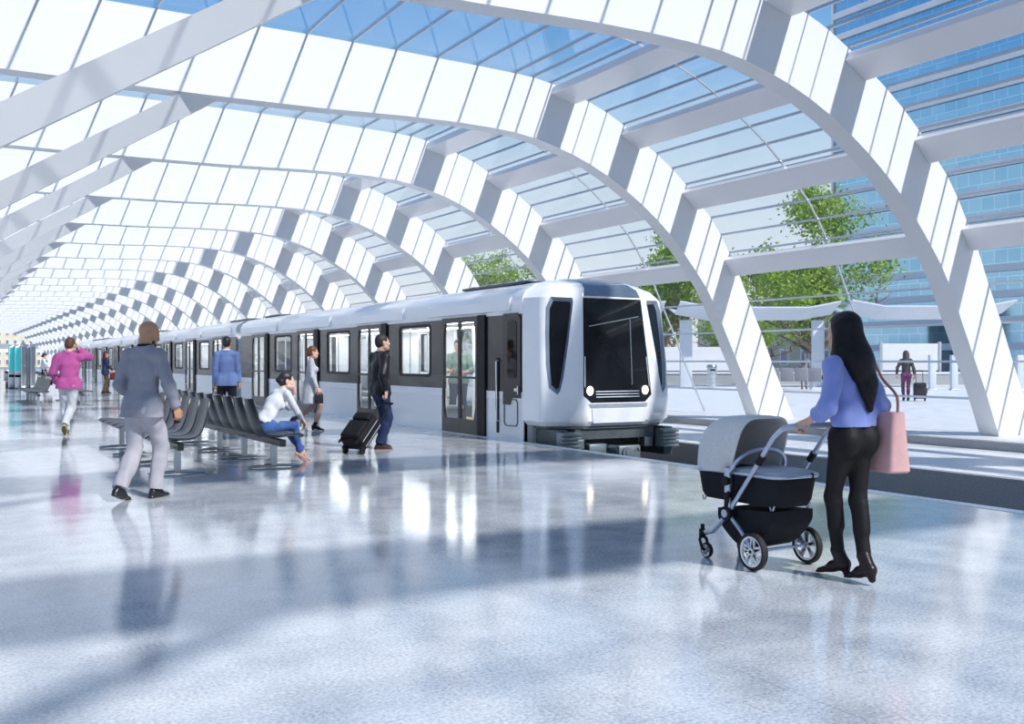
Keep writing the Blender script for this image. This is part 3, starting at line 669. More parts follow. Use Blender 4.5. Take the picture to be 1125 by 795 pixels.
# ================================================================== SUITCASES
def suitcase(loc, heading, tilt, label, col, small=False):
    s = empty('rolling_suitcase', loc, -math.radians(heading), label, 'suitcase')
    m = mat('suitcase_fabric', col, .75, bump=.25, bscale=250, spec=.2, var=.15, vscale=20)
    R_ = Matrix.Rotation(math.radians(tilt), 4, 'X'); 
    def tr(o): o.matrix_local = R_; return o
    # local frame: wheels at the origin edge, x right, z up, y = back side (towards the person when rolled)
    tr(MB().rbox((0, 0, .34), (.40, .24, .52), .05, seg=4).build('case', m, s, 40))
    tr(MB().rbox((0, -.135, .27), (.34, .07, .32), .03, seg=3).build('front_pocket', m, s, 40))
    tr(MB().rbox((0, -.13, .52), (.32, .09, .15), .04, seg=3).build('top_pocket', m, s, 40))
    z_ = MB()
    for y in (-.04, .06): z_.tube([(-.203, y, .12), (-.204, y, .55), (-.16, y, .603), (.16, y, .603), (.204, y, .55), (.203, y, .12)], .006, 6)
    tr(z_.build('zip', M['steel'], s))
    tr(MB().tube([(.205, .0, .25), (.225, .0, .28), (.225, .0, .42), (.205, .0, .45)], .011, 8).build('side_grip', M['black'], s))
    h = MB()
    for x in (-.11, .11): h.tube([(x, .10, .60), (x, .10, 1.02)], .010, 8)
    tr(h.build('pull_rods', M['black'], s)); tr(MB().rbox((0, .10, 1.03), (.27, .03, .03), .012).build('pull_handle', M['black'], s, 30))
    for x in (-.16, .16):
        tr(MB().rbox((x, .06, .075), (.055, .10, .09), .015).build('wheel_housing', M['black'], s, 30))
        tr(MB().disc((x, .09, .045), (1, 0, 0), .045, .04, 20).build('wheel', M['tyre'], s, 30))
        tr(MB().rbox((x, -.10, .06), (.03, .03, .06), .008).build('foot', M['black'], s, 30))
    return s
# ================================================================== PEOPLE: implicit surfaces meshed on a grid
A3 = lambda *a: np.array(a if len(a) > 1 else a[0], float)
def nrm3(v): v = A3(v); return v/max(1e-9, np.linalg.norm(v))
def cap(a, b, ra, rb=None, k=.02, flat=None):            # tapered capsule; flat=(direction, ratio) squashes it
    return ('cap', A3(a), A3(b), ra, ra if rb is None else rb, k, flat)
def ell(c, r, R=None, k=.02): return ('ell', A3(c), A3(r), np.eye(3) if R is None else R, k)
def sub(p): return ('sub', p)
def pdist(p, X, Y, Z):
    if p[0] == 'cap':
        _, a, b, ra, rb, k, flat = p; ba = b-a; L2 = max(1e-9, ba@ba)
        dx, dy, dz = X-a[0], Y-a[1], Z-a[2]
        t = np.clip((dx*ba[0]+dy*ba[1]+dz*ba[2])/L2, 0, 1)
        qx, qy, qz = dx-t*ba[0], dy-t*ba[1], dz-t*ba[2]
        if flat is not None:
            n, s = nrm3(flat[0]), flat[1]; q = (qx*n[0]+qy*n[1]+qz*n[2])*(1/s-1)
            qx, qy, qz = qx+q*n[0], qy+q*n[1], qz+q*n[2]
        d = np.sqrt(qx*qx+qy*qy+qz*qz)-(ra+(rb-ra)*t)
        return d*(flat[1]**.5 if flat is not None else 1)
    _, c, r, R, k = p
    dx, dy, dz = X-c[0], Y-c[1], Z-c[2]
    u = [(dx*R[0, i]+dy*R[1, i]+dz*R[2, i]) for i in range(3)]
    k0 = np.sqrt(sum((u[i]/r[i])**2 for i in range(3))); k1 = np.sqrt(sum((u[i]/r[i]**2)**2 for i in range(3)))+1e-9
    return k0*(k0-1)/k1
def pbox(p):
    if p[0] == 'cap':
        r = max(p[3], p[4]); return np.minimum(p[1], p[2])-r, np.maximum(p[1], p[2])+r
    e = np.sqrt(((p[3]*p[2][None, :])**2).sum(1)); return p[1]-e, p[1]+e
def sdf_mesh(name, prims, h, m, parent=None, cuts=(), fold=0., seed=0, smooth=True):
    pos = [p for p in prims if p[0] != 'sub']
    lo = np.min([pbox(p)[0] for p in pos], 0)-3*h; hi = np.max([pbox(p)[1] for p in pos], 0)+3*h
    n = np.ceil((hi-lo)/h).astype(int)+1
    ax = [(lo[i]+h*np.arange(n[i])).astype(np.float32) for i in range(3)]
    F = np.full(n, .5, np.float32)
    for p in prims:
        neg = p[0] == 'sub'; q = p[1] if neg else p; k = q[5] if q[0] == 'cap' else q[4]
        a, b = pbox(q); pad = max(k, 2*h)+h
        i0 = np.clip(((a-pad-lo)/h).astype(int), 0, n-1); i1 = np.clip(np.ceil((b+pad-lo)/h).astype(int)+1, 1, n)
        sl = tuple(slice(i0[j], i1[j]) for j in range(3))
        if any(i1 <= i0): continue
        d = pdist(q, ax[0][sl[0], None, None], ax[1][None, sl[1], None], ax[2][None, None, sl[2]])
        f = F[sl]
        if neg:
            hh = np.maximum(k-np.abs(f+d), 0)/k if k > 0 else 0; F[sl] = np.maximum(f, -d)+hh*hh*k*.25
        else:
            hh = np.maximum(k-np.abs(f-d), 0)/k if k > 0 else 0; F[sl] = np.minimum(f, d)-hh*hh*k*.25
    X, Y, Z = ax[0][:, None, None], ax[1][None, :, None], ax[2][None, None, :]
    if fold:
        r = np.random.default_rng(seed+3)
        for (fr, am) in ((20, .8), (38, .7), (66, .45)):
            for _ in range(2):
                d = r.normal(size=3)*A3(1, 1, .55); d = d/np.linalg.norm(d)*fr
                e = r.normal(size=3)*4
                F += (fold*am*np.sin(d[0]*X+d[1]*Y+d[2]*Z+1.3*np.sin(e[0]*X+e[1]*Y+e[2]*Z)+r.uniform(0, 6))).astype(np.float32)
    for c in cuts: F = np.maximum(F, c(X, Y, Z).astype(np.float32))
    F[0] = F[-1] = .5; F[:, 0] = F[:, -1] = .5; F[:, :, 0] = F[:, :, -1] = .5
    S = F < 0
    c8 = [S[i:n[0]-1+i, j:n[1]-1+j, k:n[2]-1+k] for i in (0, 1) for j in (0, 1) for k in (0, 1)]
    cnt = sum(c.astype(np.int8) for c in c8); act = (cnt > 0) & (cnt < 8)
    I = np.argwhere(act); idx = np.full(act.shape, -1, np.int32); idx[act] = np.arange(len(I))
    acc = np.zeros((len(I), 3)); num = np.zeros(len(I))
    cor = {(i, j, k): F[I[:, 0]+i, I[:, 1]+j, I[:, 2]+k] for i in (0, 1) for j in (0, 1) for k in (0, 1)}
    for a in cor:
        for d in range(3):
            if a[d] == 0:
                b = tuple(a[e]+(1 if e == d else 0) for e in range(3)); f0, f1 = cor[a], cor[b]
                x = (f0 < 0) != (f1 < 0); t = np.where(x, f0/np.where(x, f0-f1, 1), 0)
                pt = np.tile(A3(a), (len(I), 1)); pt[:, d] += t; acc += pt*x[:, None]; num += x
    P = (I+acc/num[:, None])*h+lo
    quads = []
    for d in range(3):
        s0 = [slice(None)]*3; s1 = [slice(None)]*3; s0[d] = slice(0, -1); s1[d] = slice(1, None)
        a_, b_ = S[tuple(s0)], S[tuple(s1)]; E = np.argwhere(a_ != b_)
        u, v = (d+1) % 3, (d+2) % 3
        E = E[(E[:, u] > 0) & (E[:, v] > 0) & (E[:, u] < n[u]-1) & (E[:, v] < n[v]-1)]
        def at(du, dv):
            q = E.copy(); q[:, u] -= du; q[:, v] -= dv; return idx[q[:, 0], q[:, 1], q[:, 2]]
        Q = np.stack([at(1, 1), at(0, 1), at(0, 0), at(1, 0)], 1)
        fl_ = a_[E[:, 0], E[:, 1], E[:, 2]]
        Q[~fl_] = Q[~fl_][:, ::-1]; quads.append(Q)
    Q = np.concatenate(quads); Q = Q[(Q >= 0).all(1)]
    me = bpy.data.meshes.new(name); me.vertices.add(len(P)); me.vertices.foreach_set('co', P.astype(np.float32).ravel())
    me.loops.add(len(Q)*4); me.loops.foreach_set('vertex_index', Q.astype(np.int32).ravel())
    me.polygons.add(len(Q)); me.polygons.foreach_set('loop_start', np.arange(0, len(Q)*4, 4, dtype=np.int32))
    me.polygons.foreach_set('use_smooth', np.ones(len(Q), bool)); me.update(calc_edges=True); me.validate()
    me.materials.append(m)
    o = bpy.data.objects.new(name, me); COL.objects.link(o)
    if parent is not None: o.parent = parent
    return o
def ik(a, c, l1, l2, pole):
    a, c = A3(a), A3(c); d = c-a; L_ = min(np.linalg.norm(d), (l1+l2)*.999); u = nrm3(d)
    x = (l1*l1-l2*l2+L_*L_)/(2*L_); y = math.sqrt(max(0, l1*l1-x*x))
    p = A3(pole); p = nrm3(p-u*(p@u)); return a+u*x+p*y
def rotm(yaw=0, pitch=0, roll=0):        # yaw>0 turns to the left (+x is right, +y is forward), pitch>0 looks down
    y, p, r = [math.radians(v) for v in (yaw, pitch, roll)]
    Rz = np.array([[math.cos(y), -math.sin(y), 0], [math.sin(y), math.cos(y), 0], [0, 0, 1]])
    Rx = np.array([[1, 0, 0], [0, math.cos(p), math.sin(p)], [0, -math.sin(p), math.cos(p)]])
    Ry = np.array([[math.cos(r), 0, math.sin(r)], [0, 1, 0], [-math.sin(r), 0, math.cos(r)]])
    return Rz@Rx@Ry
class Fig: pass
def figure(**k):
    """joints of a standing figure 1.75 m tall; every key can be overridden"""
    f = Fig(); f.fem = k.get('fem', False); f.s = k.get('H', 1.75)/1.75
    sw = .160 if f.fem else .180
    f.hip = A3(k.get('hip', (0, 0, .925))); f.chest = A3(k.get('chest', (0, .0, 1.27))); f.neck = A3(k.get('neck', (0, -.012, 1.475))); f.head = A3(k.get('head', (0, .03, 1.627)))
    f.HR = rotm(*k.get('look', (0, 0, 0))); f.TR = rotm(*k.get('turn', (0, 0, 0)))     # head and shoulder orientation
    sc = f.neck+A3(0, .0, -.062) if 'shc' not in k else A3(k['shc'])
    f.sh = {s: sc+f.TR@A3(s*sw, -.01, -.005) for s in (-1, 1)}
    hw = .088
    f.PR = rotm(*k.get('pelv', (0, 0, 0))); f.hj = {s: f.hip+f.PR@A3(s*hw, 0, -.01) for s in (-1, 1)}
    an = k.get('ankle', {-1: (-.10, 0, .085), 1: (.10, 0, .085)}); f.an = {s: A3(an[s]) for s in (-1, 1)}
    kp = k.get('kpole', {-1: (-.08, 1, 0), 1: (.08, 1, 0)})
    f.kn = {s: ik(f.hj[s], f.an[s], .435, .42, kp[s]) for s in (-1, 1)}
    f.toe = {s: nrm3(k.get('toe', {-1: (-.12, 1, -.0), 1: (.12, 1, 0)})[s]) for s in (-1, 1)}
    wr = k.get('wrist', {-1: (-.27, .04, .87), 1: (.27, .04, .87)}); f.wr = {s: A3(wr[s]) for s in (-1, 1)}
    ep = k.get('epole', {-1: (-.4, -1, 0), 1: (.4, -1, 0)})
    f.el = {s: ik(f.sh[s], f.wr[s], .295, .255, ep[s]) for s in (-1, 1)}
    for s in (-1, 1):                                     # keep the forearm length exact
        f.wr[s] = f.el[s]+nrm3(f.wr[s]-f.el[s])*.255
    f.hd = {s: nrm3(k.get('hdir', {}).get(s, f.wr[s]-f.el[s])) for s in (-1, 1)}
    f.pn = {s: A3(k.get('palm', {}).get(s, (-s, .1, 0))) for s in (-1, 1)}             # palm normal
    f.curl = k.get('curl', {-1: (22, 28, 24), 1: (22, 28, 24)})
    if not isinstance(f.curl, dict): f.curl = {-1: f.curl, 1: f.curl}
    return f
def hand(f, s):
    w, d = f.wr[s], f.hd[s]; n = f.pn[s]; n = nrm3(n-d*(n@d)); l = np.cross(d, n)*s   # l points to the thumb side? fixed below
    t = np.cross(n, d)*(-s)                                # thumb side
    P = [cap(w-d*.01, w+d*.05, .026, .030, .02, (n, .62)), cap(w+d*.045+t*.012, w+d*.085+t*.012, .028, .026, .02, (n, .5)), cap(w+d*.04-t*.014, w+d*.080-t*.016, .026, .022, .02, (n, .5))]
    c1, c2, c3 = f.curl[s]
    for i, (o, l_, r) in enumerate(((.034, .078, .0092), (.0115, .086, .0095), (-.0115, .080, .009), (-.033, .062, .0082))):
        p = w+d*(.093-abs(o-.005)*.22)+t*o; dd = nrm3(d+t*o*2.2)
        ang = 0
        for (fr, c) in ((.45, c1), (.30, c2), (.25, c3)):
            ang += c*(1+.10*i); a = math.radians(ang); v = dd*math.cos(a)+n*math.sin(a); q = p+v*l_*fr
            P.append(cap(p, q, r, r*.94, .006)); p = q; r *= .93
    p = w+d*.028+t*.028+n*.006; v = nrm3(d*.62+t*.70+n*.25); q = p+v*.042; P.append(cap(p, q, .0135, .0115, .012))
    v = nrm3(d*.9+t*.25+n*.35); P.append(cap(q, q+v*.034, .0112, .0100, .006)); q = q+v*.034; v = nrm3(d*.95+n*.4); P.append(cap(q, q+v*.024, .0100, .0085, .006))
    return P
def head_prims(f, beard=False):
    c, R = f.head, f.HR; H = lambda *p: c+R@A3(*p); g = .96 if f.fem else 1.0
    P = [ell(H(0, -.014, .03), (.075*g, .097, .093), R, .02), ell(H(0, .028, -.038), (.060*g, .066, .078), R, .035), ell(H(0, .060, -.085), (.030*g, .027, .024), R, .03),
         cap(H(-.048, .012, -.07), H(0, .06, -.09), .028*g, .026, .03), cap(H(.048, .012, -.07), H(0, .06, -.09), .028*g, .026, .03),
         cap(H(-.034, .073, .020), H(.034, .073, .020), .016, .016, .018), ell(H(-.040, .058, -.028), (.022, .022, .018), R, .02), ell(H(.040, .058, -.028), (.022, .022, .018), R, .02),
         sub(ell(H(-.031, .093, .002), (.015, .012, .009), R, .012)), sub(ell(H(.031, .093, .002), (.015, .012, .009), R, .012)),
         cap(H(0, .088, .012), H(0, .106, -.026), .0085, .0125, .012), ell(H(-.011, .097, -.030), (.009, .010, .008), R, .008), ell(H(.011, .097, -.030), (.009, .010, .008), R, .008),
         ell(H(0, .088, -.056), (.022, .010, .007), R, .008), ell(H(0, .087, -.068), (.020, .010, .007), R, .008),
         ]
    for s in (-1, 1):
        P += [ell(H(s*.077*g, -.008, -.008), (.012, .025, .037), R@rotm(s*18, 0, 0), .008), ell(H(s*.072*g, -.002, -.032), (.009, .011, .012), R, .008), sub(ell(H(s*.088*g, .002, -.004), (.006, .011, .017), R, .006))]
    return P
def body_prims(f, legs=True, torso=True):
    g = .86 if f.fem else 1; P = []
    fw = f.TR@A3(0, 1, 0); pf = f.PR@A3(0, 1, 0)
    wst = f.hip*.55+f.chest*.45
    P += [cap(f.hip-A3(0, 0, .03), wst, .112, .104*g, .06, (pf, .66)), cap(wst, f.chest, .104*g, .130*g, .06, (fw, .62)),
          cap(f.chest, f.neck-A3(0, 0, .07), .130*g, .09*g, .05, (fw, .60)), cap(f.sh[-1], f.sh[1], .042*g, .042*g, .05)]
    P += [cap(f.neck-A3(0, 0, .04), f.head+f.HR@A3(0, -.025, -.06), .060*g, .052*g, .03)]
    for s in (-1, 1):
        if legs:
            P += [cap(f.hj[s], f.kn[s], .068, .044, .04), cap(f.kn[s], f.kn[s]*.6+f.an[s]*.4, .044, .044, .03), cap(f.kn[s]*.65+f.an[s]*.35, f.an[s], .045, .030, .03),
                  cap(f.an[s], f.an[s]+f.toe[s]*.05+A3(0, 0, -.045), .026, .022, .02)]
        P += [cap(f.sh[s], f.el[s], .046*g, .037*g, .03), cap(f.el[s], f.el[s]*.65+f.wr[s]*.35, .037*g, .039*g, .02), cap(f.el[s]*.7+f.wr[s]*.3, f.wr[s], .038*g, .025*g, .02)]
        P += hand(f, s)
    return P + head_prims(f)
def trousers(f, thigh=.098, knee=.066, hem=.058, top=None, pel=.148, k=.05, hem_up=.03, break_=True, legs=(-1, 1), up=.09):
    P = []; pf = f.PR@A3(0, 1, 0)
    ax = nrm3(f.chest-f.hip)
    P += [cap(f.hip-A3(0, 0, .02), f.hip+ax*up, pel, pel*.88, k, (pf, .76))]
    for s in (-1, 1):
        P += [ell(f.hj[s]*1+f.PR@A3(-s*.005, -.045, -.02), (.085, .085, .10), None, .05)]
    for s in legs:
        d = nrm3(f.an[s]-f.kn[s]); e = f.an[s]+d*(hem_up*-1+.03)
        P += [cap(f.hj[s]+A3(0, 0, -.02), f.kn[s], thigh, knee, .05), cap(f.kn[s], e, knee, hem, .04)]
        if break_: P += [cap(e-d*.06+A3(0, .012, 0), e-d*.03+A3(0, .014, 0), hem*.98, hem*1.0, .03), cap(f.kn[s]-d*-.12, f.kn[s]-d*-.2, knee*.96, (knee+hem)/2, .03)]
    return P
def torso_cloth(f, r=1.0, bottom=None, sleeve=1.0, sl=(.066, .054, .045), hem=None, hemr=.165, fl=.70):
    g = .88 if f.fem else 1; fw = f.TR@A3(0, 1, 0); pf = f.PR@A3(0, 1, 0); wst = f.hip*.5+f.chest*.5
    P = [cap(wst, f.chest, .137*g*r, .158*g*r, .06, (fw, .68)), cap(f.chest, f.neck-A3(0, 0, .08), .158*g*r, .112*g*r, .05, (fw, .64)),
         cap(f.sh[-1]*.92+f.sh[1]*.08, f.sh[1]*.92+f.sh[-1]*.08, .056*g*r, .056*g*r, .05), cap(f.sh[-1]*.40+f.neck*.60-A3(0, 0, .012), f.sh[1]*.40+f.neck*.60-A3(0, 0, .012), .052*g, .052*g, .06)]
    if f.fem:
        for s_ in (-1, 1): P.append(ell(f.chest+f.TR@A3(s_*.070, .085, -.005), (.062, .052, .060), None, .05))
    if bottom is not None: P += [cap(wst, A3(bottom), .137*g*r, hemr, .06, (pf, fl))]
    for s in (-1, 1):
        a, b = f.sh[s], f.el[s]; e = b+(f.wr[s]-b)*min(1, sleeve) if sleeve > 0 else None
        P += [cap(a, b, sl[0]*g*r, sl[1]*g*r, .035)]
        if sleeve > 0: P += [cap(b, e, sl[1]*g*r, sl[2]*g*r, .025)]
    return P
def local_cut(p, n, r):
    p, n = A3(p), nrm3(n)
    def c(X, Y, Z):
        u = (X-p[0])*n[0]+(Y-p[1])*n[1]+(Z-p[2])*n[2]; q = np.sqrt((X-p[0])**2+(Y-p[1])**2+(Z-p[2])**2); return np.where(q < r, u, -1.)
    return c
def plane_cut(p, n):                    # keep the side the normal points away from
    p, n = A3(p), nrm3(n); return lambda X, Y, Z: (X-p[0])*n[0]+(Y-p[1])*n[1]+(Z-p[2])*n[2]
def sleeve_ends(f, t, sides=(-1, 1), r=.09):           # trims only near the wrist
    res = []
    for s in sides:
        p = f.el[s]+(f.wr[s]-f.el[s])*t; n = nrm3(f.wr[s]-f.el[s])
        def c(X, Y, Z, p=p, n=n):
            u = (X-p[0])*n[0]+(Y-p[1])*n[1]+(Z-p[2])*n[2]; d = np.sqrt((X-p[0])**2+(Y-p[1])**2+(Z-p[2])**2)
            return np.where(d < r, u, -1.)
        res.append(c)
    return res
def hems(f, dz=0.02, r=.10):
    res = []
    for s in (-1, 1):
        d = nrm3(f.an[s]-f.kn[s]); p = f.an[s]-d*dz
        def c(X, Y, Z, p=p, n=d):
            u = (X-p[0])*n[0]+(Y-p[1])*n[1]+(Z-p[2])*n[2]; q = np.sqrt((X-p[0])**2+(Y-p[1])**2+(Z-p[2])**2); return np.where(q < r, u, -1.)
        res.append(c)
    return res
def hair_short(f, up=.0, side=1.0, back=-.075):
    c, R = f.head, f.HR; H = lambda *p: c+R@A3(*p)
    P = [ell(H(0, -.020, .036+up), (.082*side, .104, .098), R, .02), ell(H(0, -.055, -.02), (.070*side, .062, .065), R, .03)]
    def face(X, Y, Z):
        dx, dy, dz = X-c[0], Y-c[1], Z-c[2]; y = dx*R[0, 1]+dy*R[1, 1]+dz*R[2, 1]; z = dx*R[0, 2]+dy*R[1, 2]+dz*R[2, 2]; x = dx*R[0, 0]+dy*R[1, 0]+dz*R[2, 0]
        a = np.minimum(y-.052, .072-z)                    # forehead and face stay bare
        b = np.minimum(np.minimum(y+.020, .012-z), 1)     # beside and below the ears
        e = np.sqrt(((y+.008)/.026)**2+((z+.006)/.034)**2)-1; e = np.where(np.abs(x) > .05, -e*.02, -1)
        return np.maximum(np.maximum(np.maximum(a, b), back-z), e)
    return P, [face]
def shoe(f, s, kind='dress'):
    a, t = f.an[s], f.toe[s]; fl_ = nrm3(A3(t[0], t[1], 0)); side = np.cross(fl_, A3(0, 0, 1)); P = []
    up = nrm3(np.cross(side, t)); up = up if up[2] > 0 else -up
    B = a-up*.085                                          # sole point under the ankle
    if kind in ('dress', 'sneaker'):
        w = .037 if kind == 'dress' else .042
        P = [cap(B-t*.050+up*.030, B+t*.05+up*.028, .034, w*.95, .03), cap(B+t*.05+up*.026, B+t*.155+up*.020, w, .031, .03, (up, .62)), cap(B-t*.03+up*.068, B+t*.025+up*.062, .038, .038, .03), cap(B+t*.02+up*.055, B+t*.08+up*.035, .036, .034, .03),
             cap(B-t*.058+up*.012, B+t*.06+up*.012, .036, .040, .01, (up, .33)), cap(B+t*.06+up*.012, B+t*.172+up*.012, .040, .030, .01, (up, .33))]
    elif kind == 'boot':
        P = [cap(B-t*.03+up*.055, a+up*.06, .044, .046, .02), cap(B-t*.04+up*.05, B+t*.05+up*.042, .037, .038, .03), cap(B+t*.05+up*.036, B+t*.155+up*.016, .037, .026, .03, (up, .68)),
             cap(B-t*.045+up*.055, B-t*.048+up*.006-A3(0, 0, .012), .030, .024, .012), cap(B+t*.06+up*.012, B+t*.165+up*.008, .037, .028, .01, (up, .3))]
    elif kind == 'heel':
        P = [cap(B-t*.045+up*.06, B+t*.03+up*.055, .030, .033, .02), cap(B+t*.03+up*.045, B+t*.15+up*.016, .033, .022, .03, (up, .6)), cap(B-t*.055+up*.05, B-t*.058-A3(0, 0, .005), .016, .011, .01), cap(B+t*.06+up*.012, B+t*.155+up*.008, .032, .020, .01, (up, .3))]
    return P
MC = {}
def cloth(name, col, rough=.8, bs=220, bump=.18, var=.06, **k):
    k.setdefault('spec', .22)
    if name not in MC: MC[name] = mat(name, col, rough, 0, bump, bs, var, 14, **k)
    return MC[name]
def skin(name, col): 
    if name not in MC:
        MC[name] = mat(name, col, .5, 0, .06, 300, .05, 18, spec=.35); b = MC[name].node_tree.nodes['Principled BSDF']; b.inputs['Subsurface Weight'].default_value = .12; b.inputs['Subsurface Radius'].default_value = (.012, .005, .003); b.inputs['Subsurface Scale'].default_value = .6
    return MC[name]
def hairm(name, col, rough=.4):
    if name not in MC: MC[name] = mat(name, col, rough, 0, .5, 90, .25, 60, spec=.5, stretch=(1, 1, .12))
    return MC[name]
def eyes(f, root, h):
    H = lambda *p: f.head+f.HR@A3(*p)
    for s in (-1, 1):
        e = MB().sphere(tuple(H(s*.031, .0745, .002)), (.0105, .0105, .0095), 12, 8).build('eye', M['eye'], root)
        MB().sphere(tuple(H(s*.031, .0815, .002)), (.006, .006, .006), 10, 6).build('iris', M['iris'], e)
        MB().tube([tuple(H(s*.016, .0915, .019)), tuple(H(s*.032, .0895, .0235)), tuple(H(s*.047, .079, .020))], [.003, .0035, .002], 6).build('eyebrow', M['iris'], root)
M['eye'] = mat('eye_white', (.75, .73, .70), .3, var=.02); M['iris'] = mat('eye_dark', (.03, .02, .015), .3, var=.05)
def person(loc, heading, label, f, group=None):
    r = empty('person', (loc[0], loc[1], 0), -math.radians(heading), label, 'person', group); r.scale = (f.s, f.s, f.s); return r
# ---- skin tones and cloths
SK_D, SK_L, SK_P = skin('skin_brown', (.50, .27, .16)), skin('skin_light', (.62, .38, .28)), skin('skin_pale', (.70, .46, .37))
def jacket(f, r, name, m, root, h, hem_z, hemr, sleeve=.97, sl=(.070, .058, .047), fold=.0022, seed=1, collar=True, k_bot=None):
    bt = A3(f.hip[0], f.hip[1], hem_z-.06) if k_bot is None else A3(k_bot)
    P = torso_cloth(f, r, bt, sleeve, sl, hemr=hemr, fl=.80)
    if hem_z < f.hip[2]-.02:
        for s in (-1, 1): P += [ell(f.hj[s]+f.PR@A3(-s*.008, -.040, -.03), (.09, .088, .14), None, .07), cap(f.hj[s]+A3(s*.012, 0, .02), A3(f.hj[s][0]+s*.014, f.hj[s][1], hem_z-.05), .108, .112, .06)]
    if collar:
        c = f.neck+A3(0, -.004, -.012); 
        for a in range(-150, 151, 30): 
            a0, a1 = math.radians(a-90), math.radians(a+30-90)
            if a+30 <= 150: P.append(cap(c+f.TR@A3(math.cos(a0)*.068, math.sin(a0)*.066, .010 if abs(a) < 100 else -.03), c+f.TR@A3(math.cos(a1)*.068, math.sin(a1)*.066, .010 if abs(a+30) < 100 else -.03), .014, .014, .02))
    n = nrm3(f.hip-f.chest)
    return sdf_mesh(name, P, h, m, root, [plane_cut((0, 0, hem_z), (0, 0, -1))]+sleeve_ends(f, .94 if sleeve > .9 else sleeve*.97), fold, seed)
def pants(f, root, h, m, waist_z, fold=.002, seed=2, hem_dz=.0, name='trousers', **k):
    return sdf_mesh(name, trousers(f, **k), h, m, root, [plane_cut((0, 0, waist_z), (0, 0, 1))]+hems(f, hem_dz), fold, seed)
def shoes(f, root, h, m, kind='dress', name='shoe'):
    return [sdf_mesh(name, shoe(f, s, kind), h, m, root) for s in (-1, 1)]
def collar_ring(f, root, h, m, r=.060, z=.0, th_=.012, name='shirt_collar', up=.03):
    c = f.neck+A3(0, .0, z); P = []
    for i in range(12):
        a0, a1 = 2*PI*i/12, 2*PI*(i+1)/12
        q = lambda a, u: c+A3(math.cos(a)*r, math.sin(a)*r*1.02+.004*u/.03, u-.012*max(0, math.sin(a)))
        P += [cap(q(a0, 0), q(a1, 0), th_, th_, .012), cap(q(a0, up), q(a1, up), th_*.9, th_*.9, .012)]
    return sdf_mesh(name, P, h, m, root)
def phone(root, p, R, name='mobile_phone'):
    o = MB().rbox((0, 0, 0), (.072, .009, .145), .006, R=Matrix(R.tolist())).build(name, M['black'], None, 30); return o
# ---- 1 man in the grey suit
f = figure(H=1.76, hip=(0, .02, .905), chest=(.0, .05, 1.255), neck=(.0, .06, 1.462), head=(.012, .112, 1.607), look=(-44, 20, 0), turn=(-4, 0, 0),
    ankle={-1: (-.09, -.21, .125), 1: (.07, .13, .085)}, toe={-1: (-.02, 1, -.30), 1: (.10, 1, 0)}, wrist={-1: (-.20, .20, .96), 1: (.30, .14, .88)}, epole={-1: (-.35, -1, 0), 1: (.5, -1, 0)}, hdir={1: (.05, .25, -1)}, palm={1: (-1, .35, 0)}, curl={-1: (35, 40, 30), 1: (34, 42, 30)})
p = person((1.70, 10.30), 44, 'bald man in a grey suit walking past the bench', f)
sdf_mesh('body', body_prims(f), .0052, SK_D, p); eyes(f, p, .005)
P, c = hair_short(f); 
bd = [cap(f.head+f.HR@A3(s*.040, .045, -.068), f.head+f.HR@A3(0, .078, -.092), .027, .026, .02) for s in (-1, 1)]+[cap(f.head+f.HR@A3(-.02, .093, -.047), f.head+f.HR@A3(.02, .093, -.047), .006, .006, .01)]
sdf_mesh('beard', bd, .005, hairm('black_hair', (.012, .011, .012)), p)
suit = cloth('suit_grey_blue', (.27, .275, .32), .75, 300, .15)
jacket(f, 1.03, 'suit_jacket', suit, p, .006, .795, .178, fold=.0040, seed=4)
pants(f, p, .006, cloth('suit_trouser', (.40, .385, .42), .8, 300, .15), .97, .0046, 5, thigh=.102, knee=.074, hem=.066, pel=.150)
collar_ring(f, p, .005, cloth('black_shirt', (.012, .012, .014)), .058, .0, .014, up=.032)
shoes(f, p, .005, cloth('black_leather', (.012, .012, .013), .28, 150, .08, spec=.5))
ph = f.wr[1]+f.hd[1]*.085+nrm3(f.pn[1])*.03
# ---- 2 man with the rolling suitcase
f = figure(H=1.76, hip=(0, 0, .922), chest=(0, .0, 1.265), neck=(0, .0, 1.47), head=(0, .045, 1.622), look=(-8, -2, 0),
    ankle={-1: (-.13, .09, .085), 1: (.10, -.06, .085)}, toe={-1: (-.25, 1, 0), 1: (.25, 1, 0)}, wrist={-1: (-.27, .08, .87), 1: (.29, -.05, .88)}, hdir={1: (.1, -.15, -1)}, palm={1: (-.8, -.6, 0)}, curl={-1: (24, 30, 24), 1: (55, 60, 40)})
p = person((5.86, 14.36), 84, 'man in a black leather jacket and dark jeans holding a suitcase handle', f); f_l = f; p_l = p
sdf_mesh('body', body_prims(f), .0058, SK_L, p); eyes(f, p, .006)
P, c = hair_short(f); sdf_mesh('hair', P, .005, hairm('dark_brown_hair', (.022, .014, .010), .6), p, c)
lj = cloth('leather_black', (.009, .010, .012), .40, 60, .35, spec=.3)
jacket(f, 1.05, 'leather_jacket', lj, p, .0062, .815, .150, fold=.0045, seed=9)
pants(f, p, .0065, cloth('dark_denim', (.018, .028, .075), .8, 260, .25, var=.15), .98, .0036, 10, thigh=.102, knee=.075, hem=.070)
sl_ = shoes(f, p, .0055, cloth('brown_leather', (.035, .018, .016), .4, 150, .1))
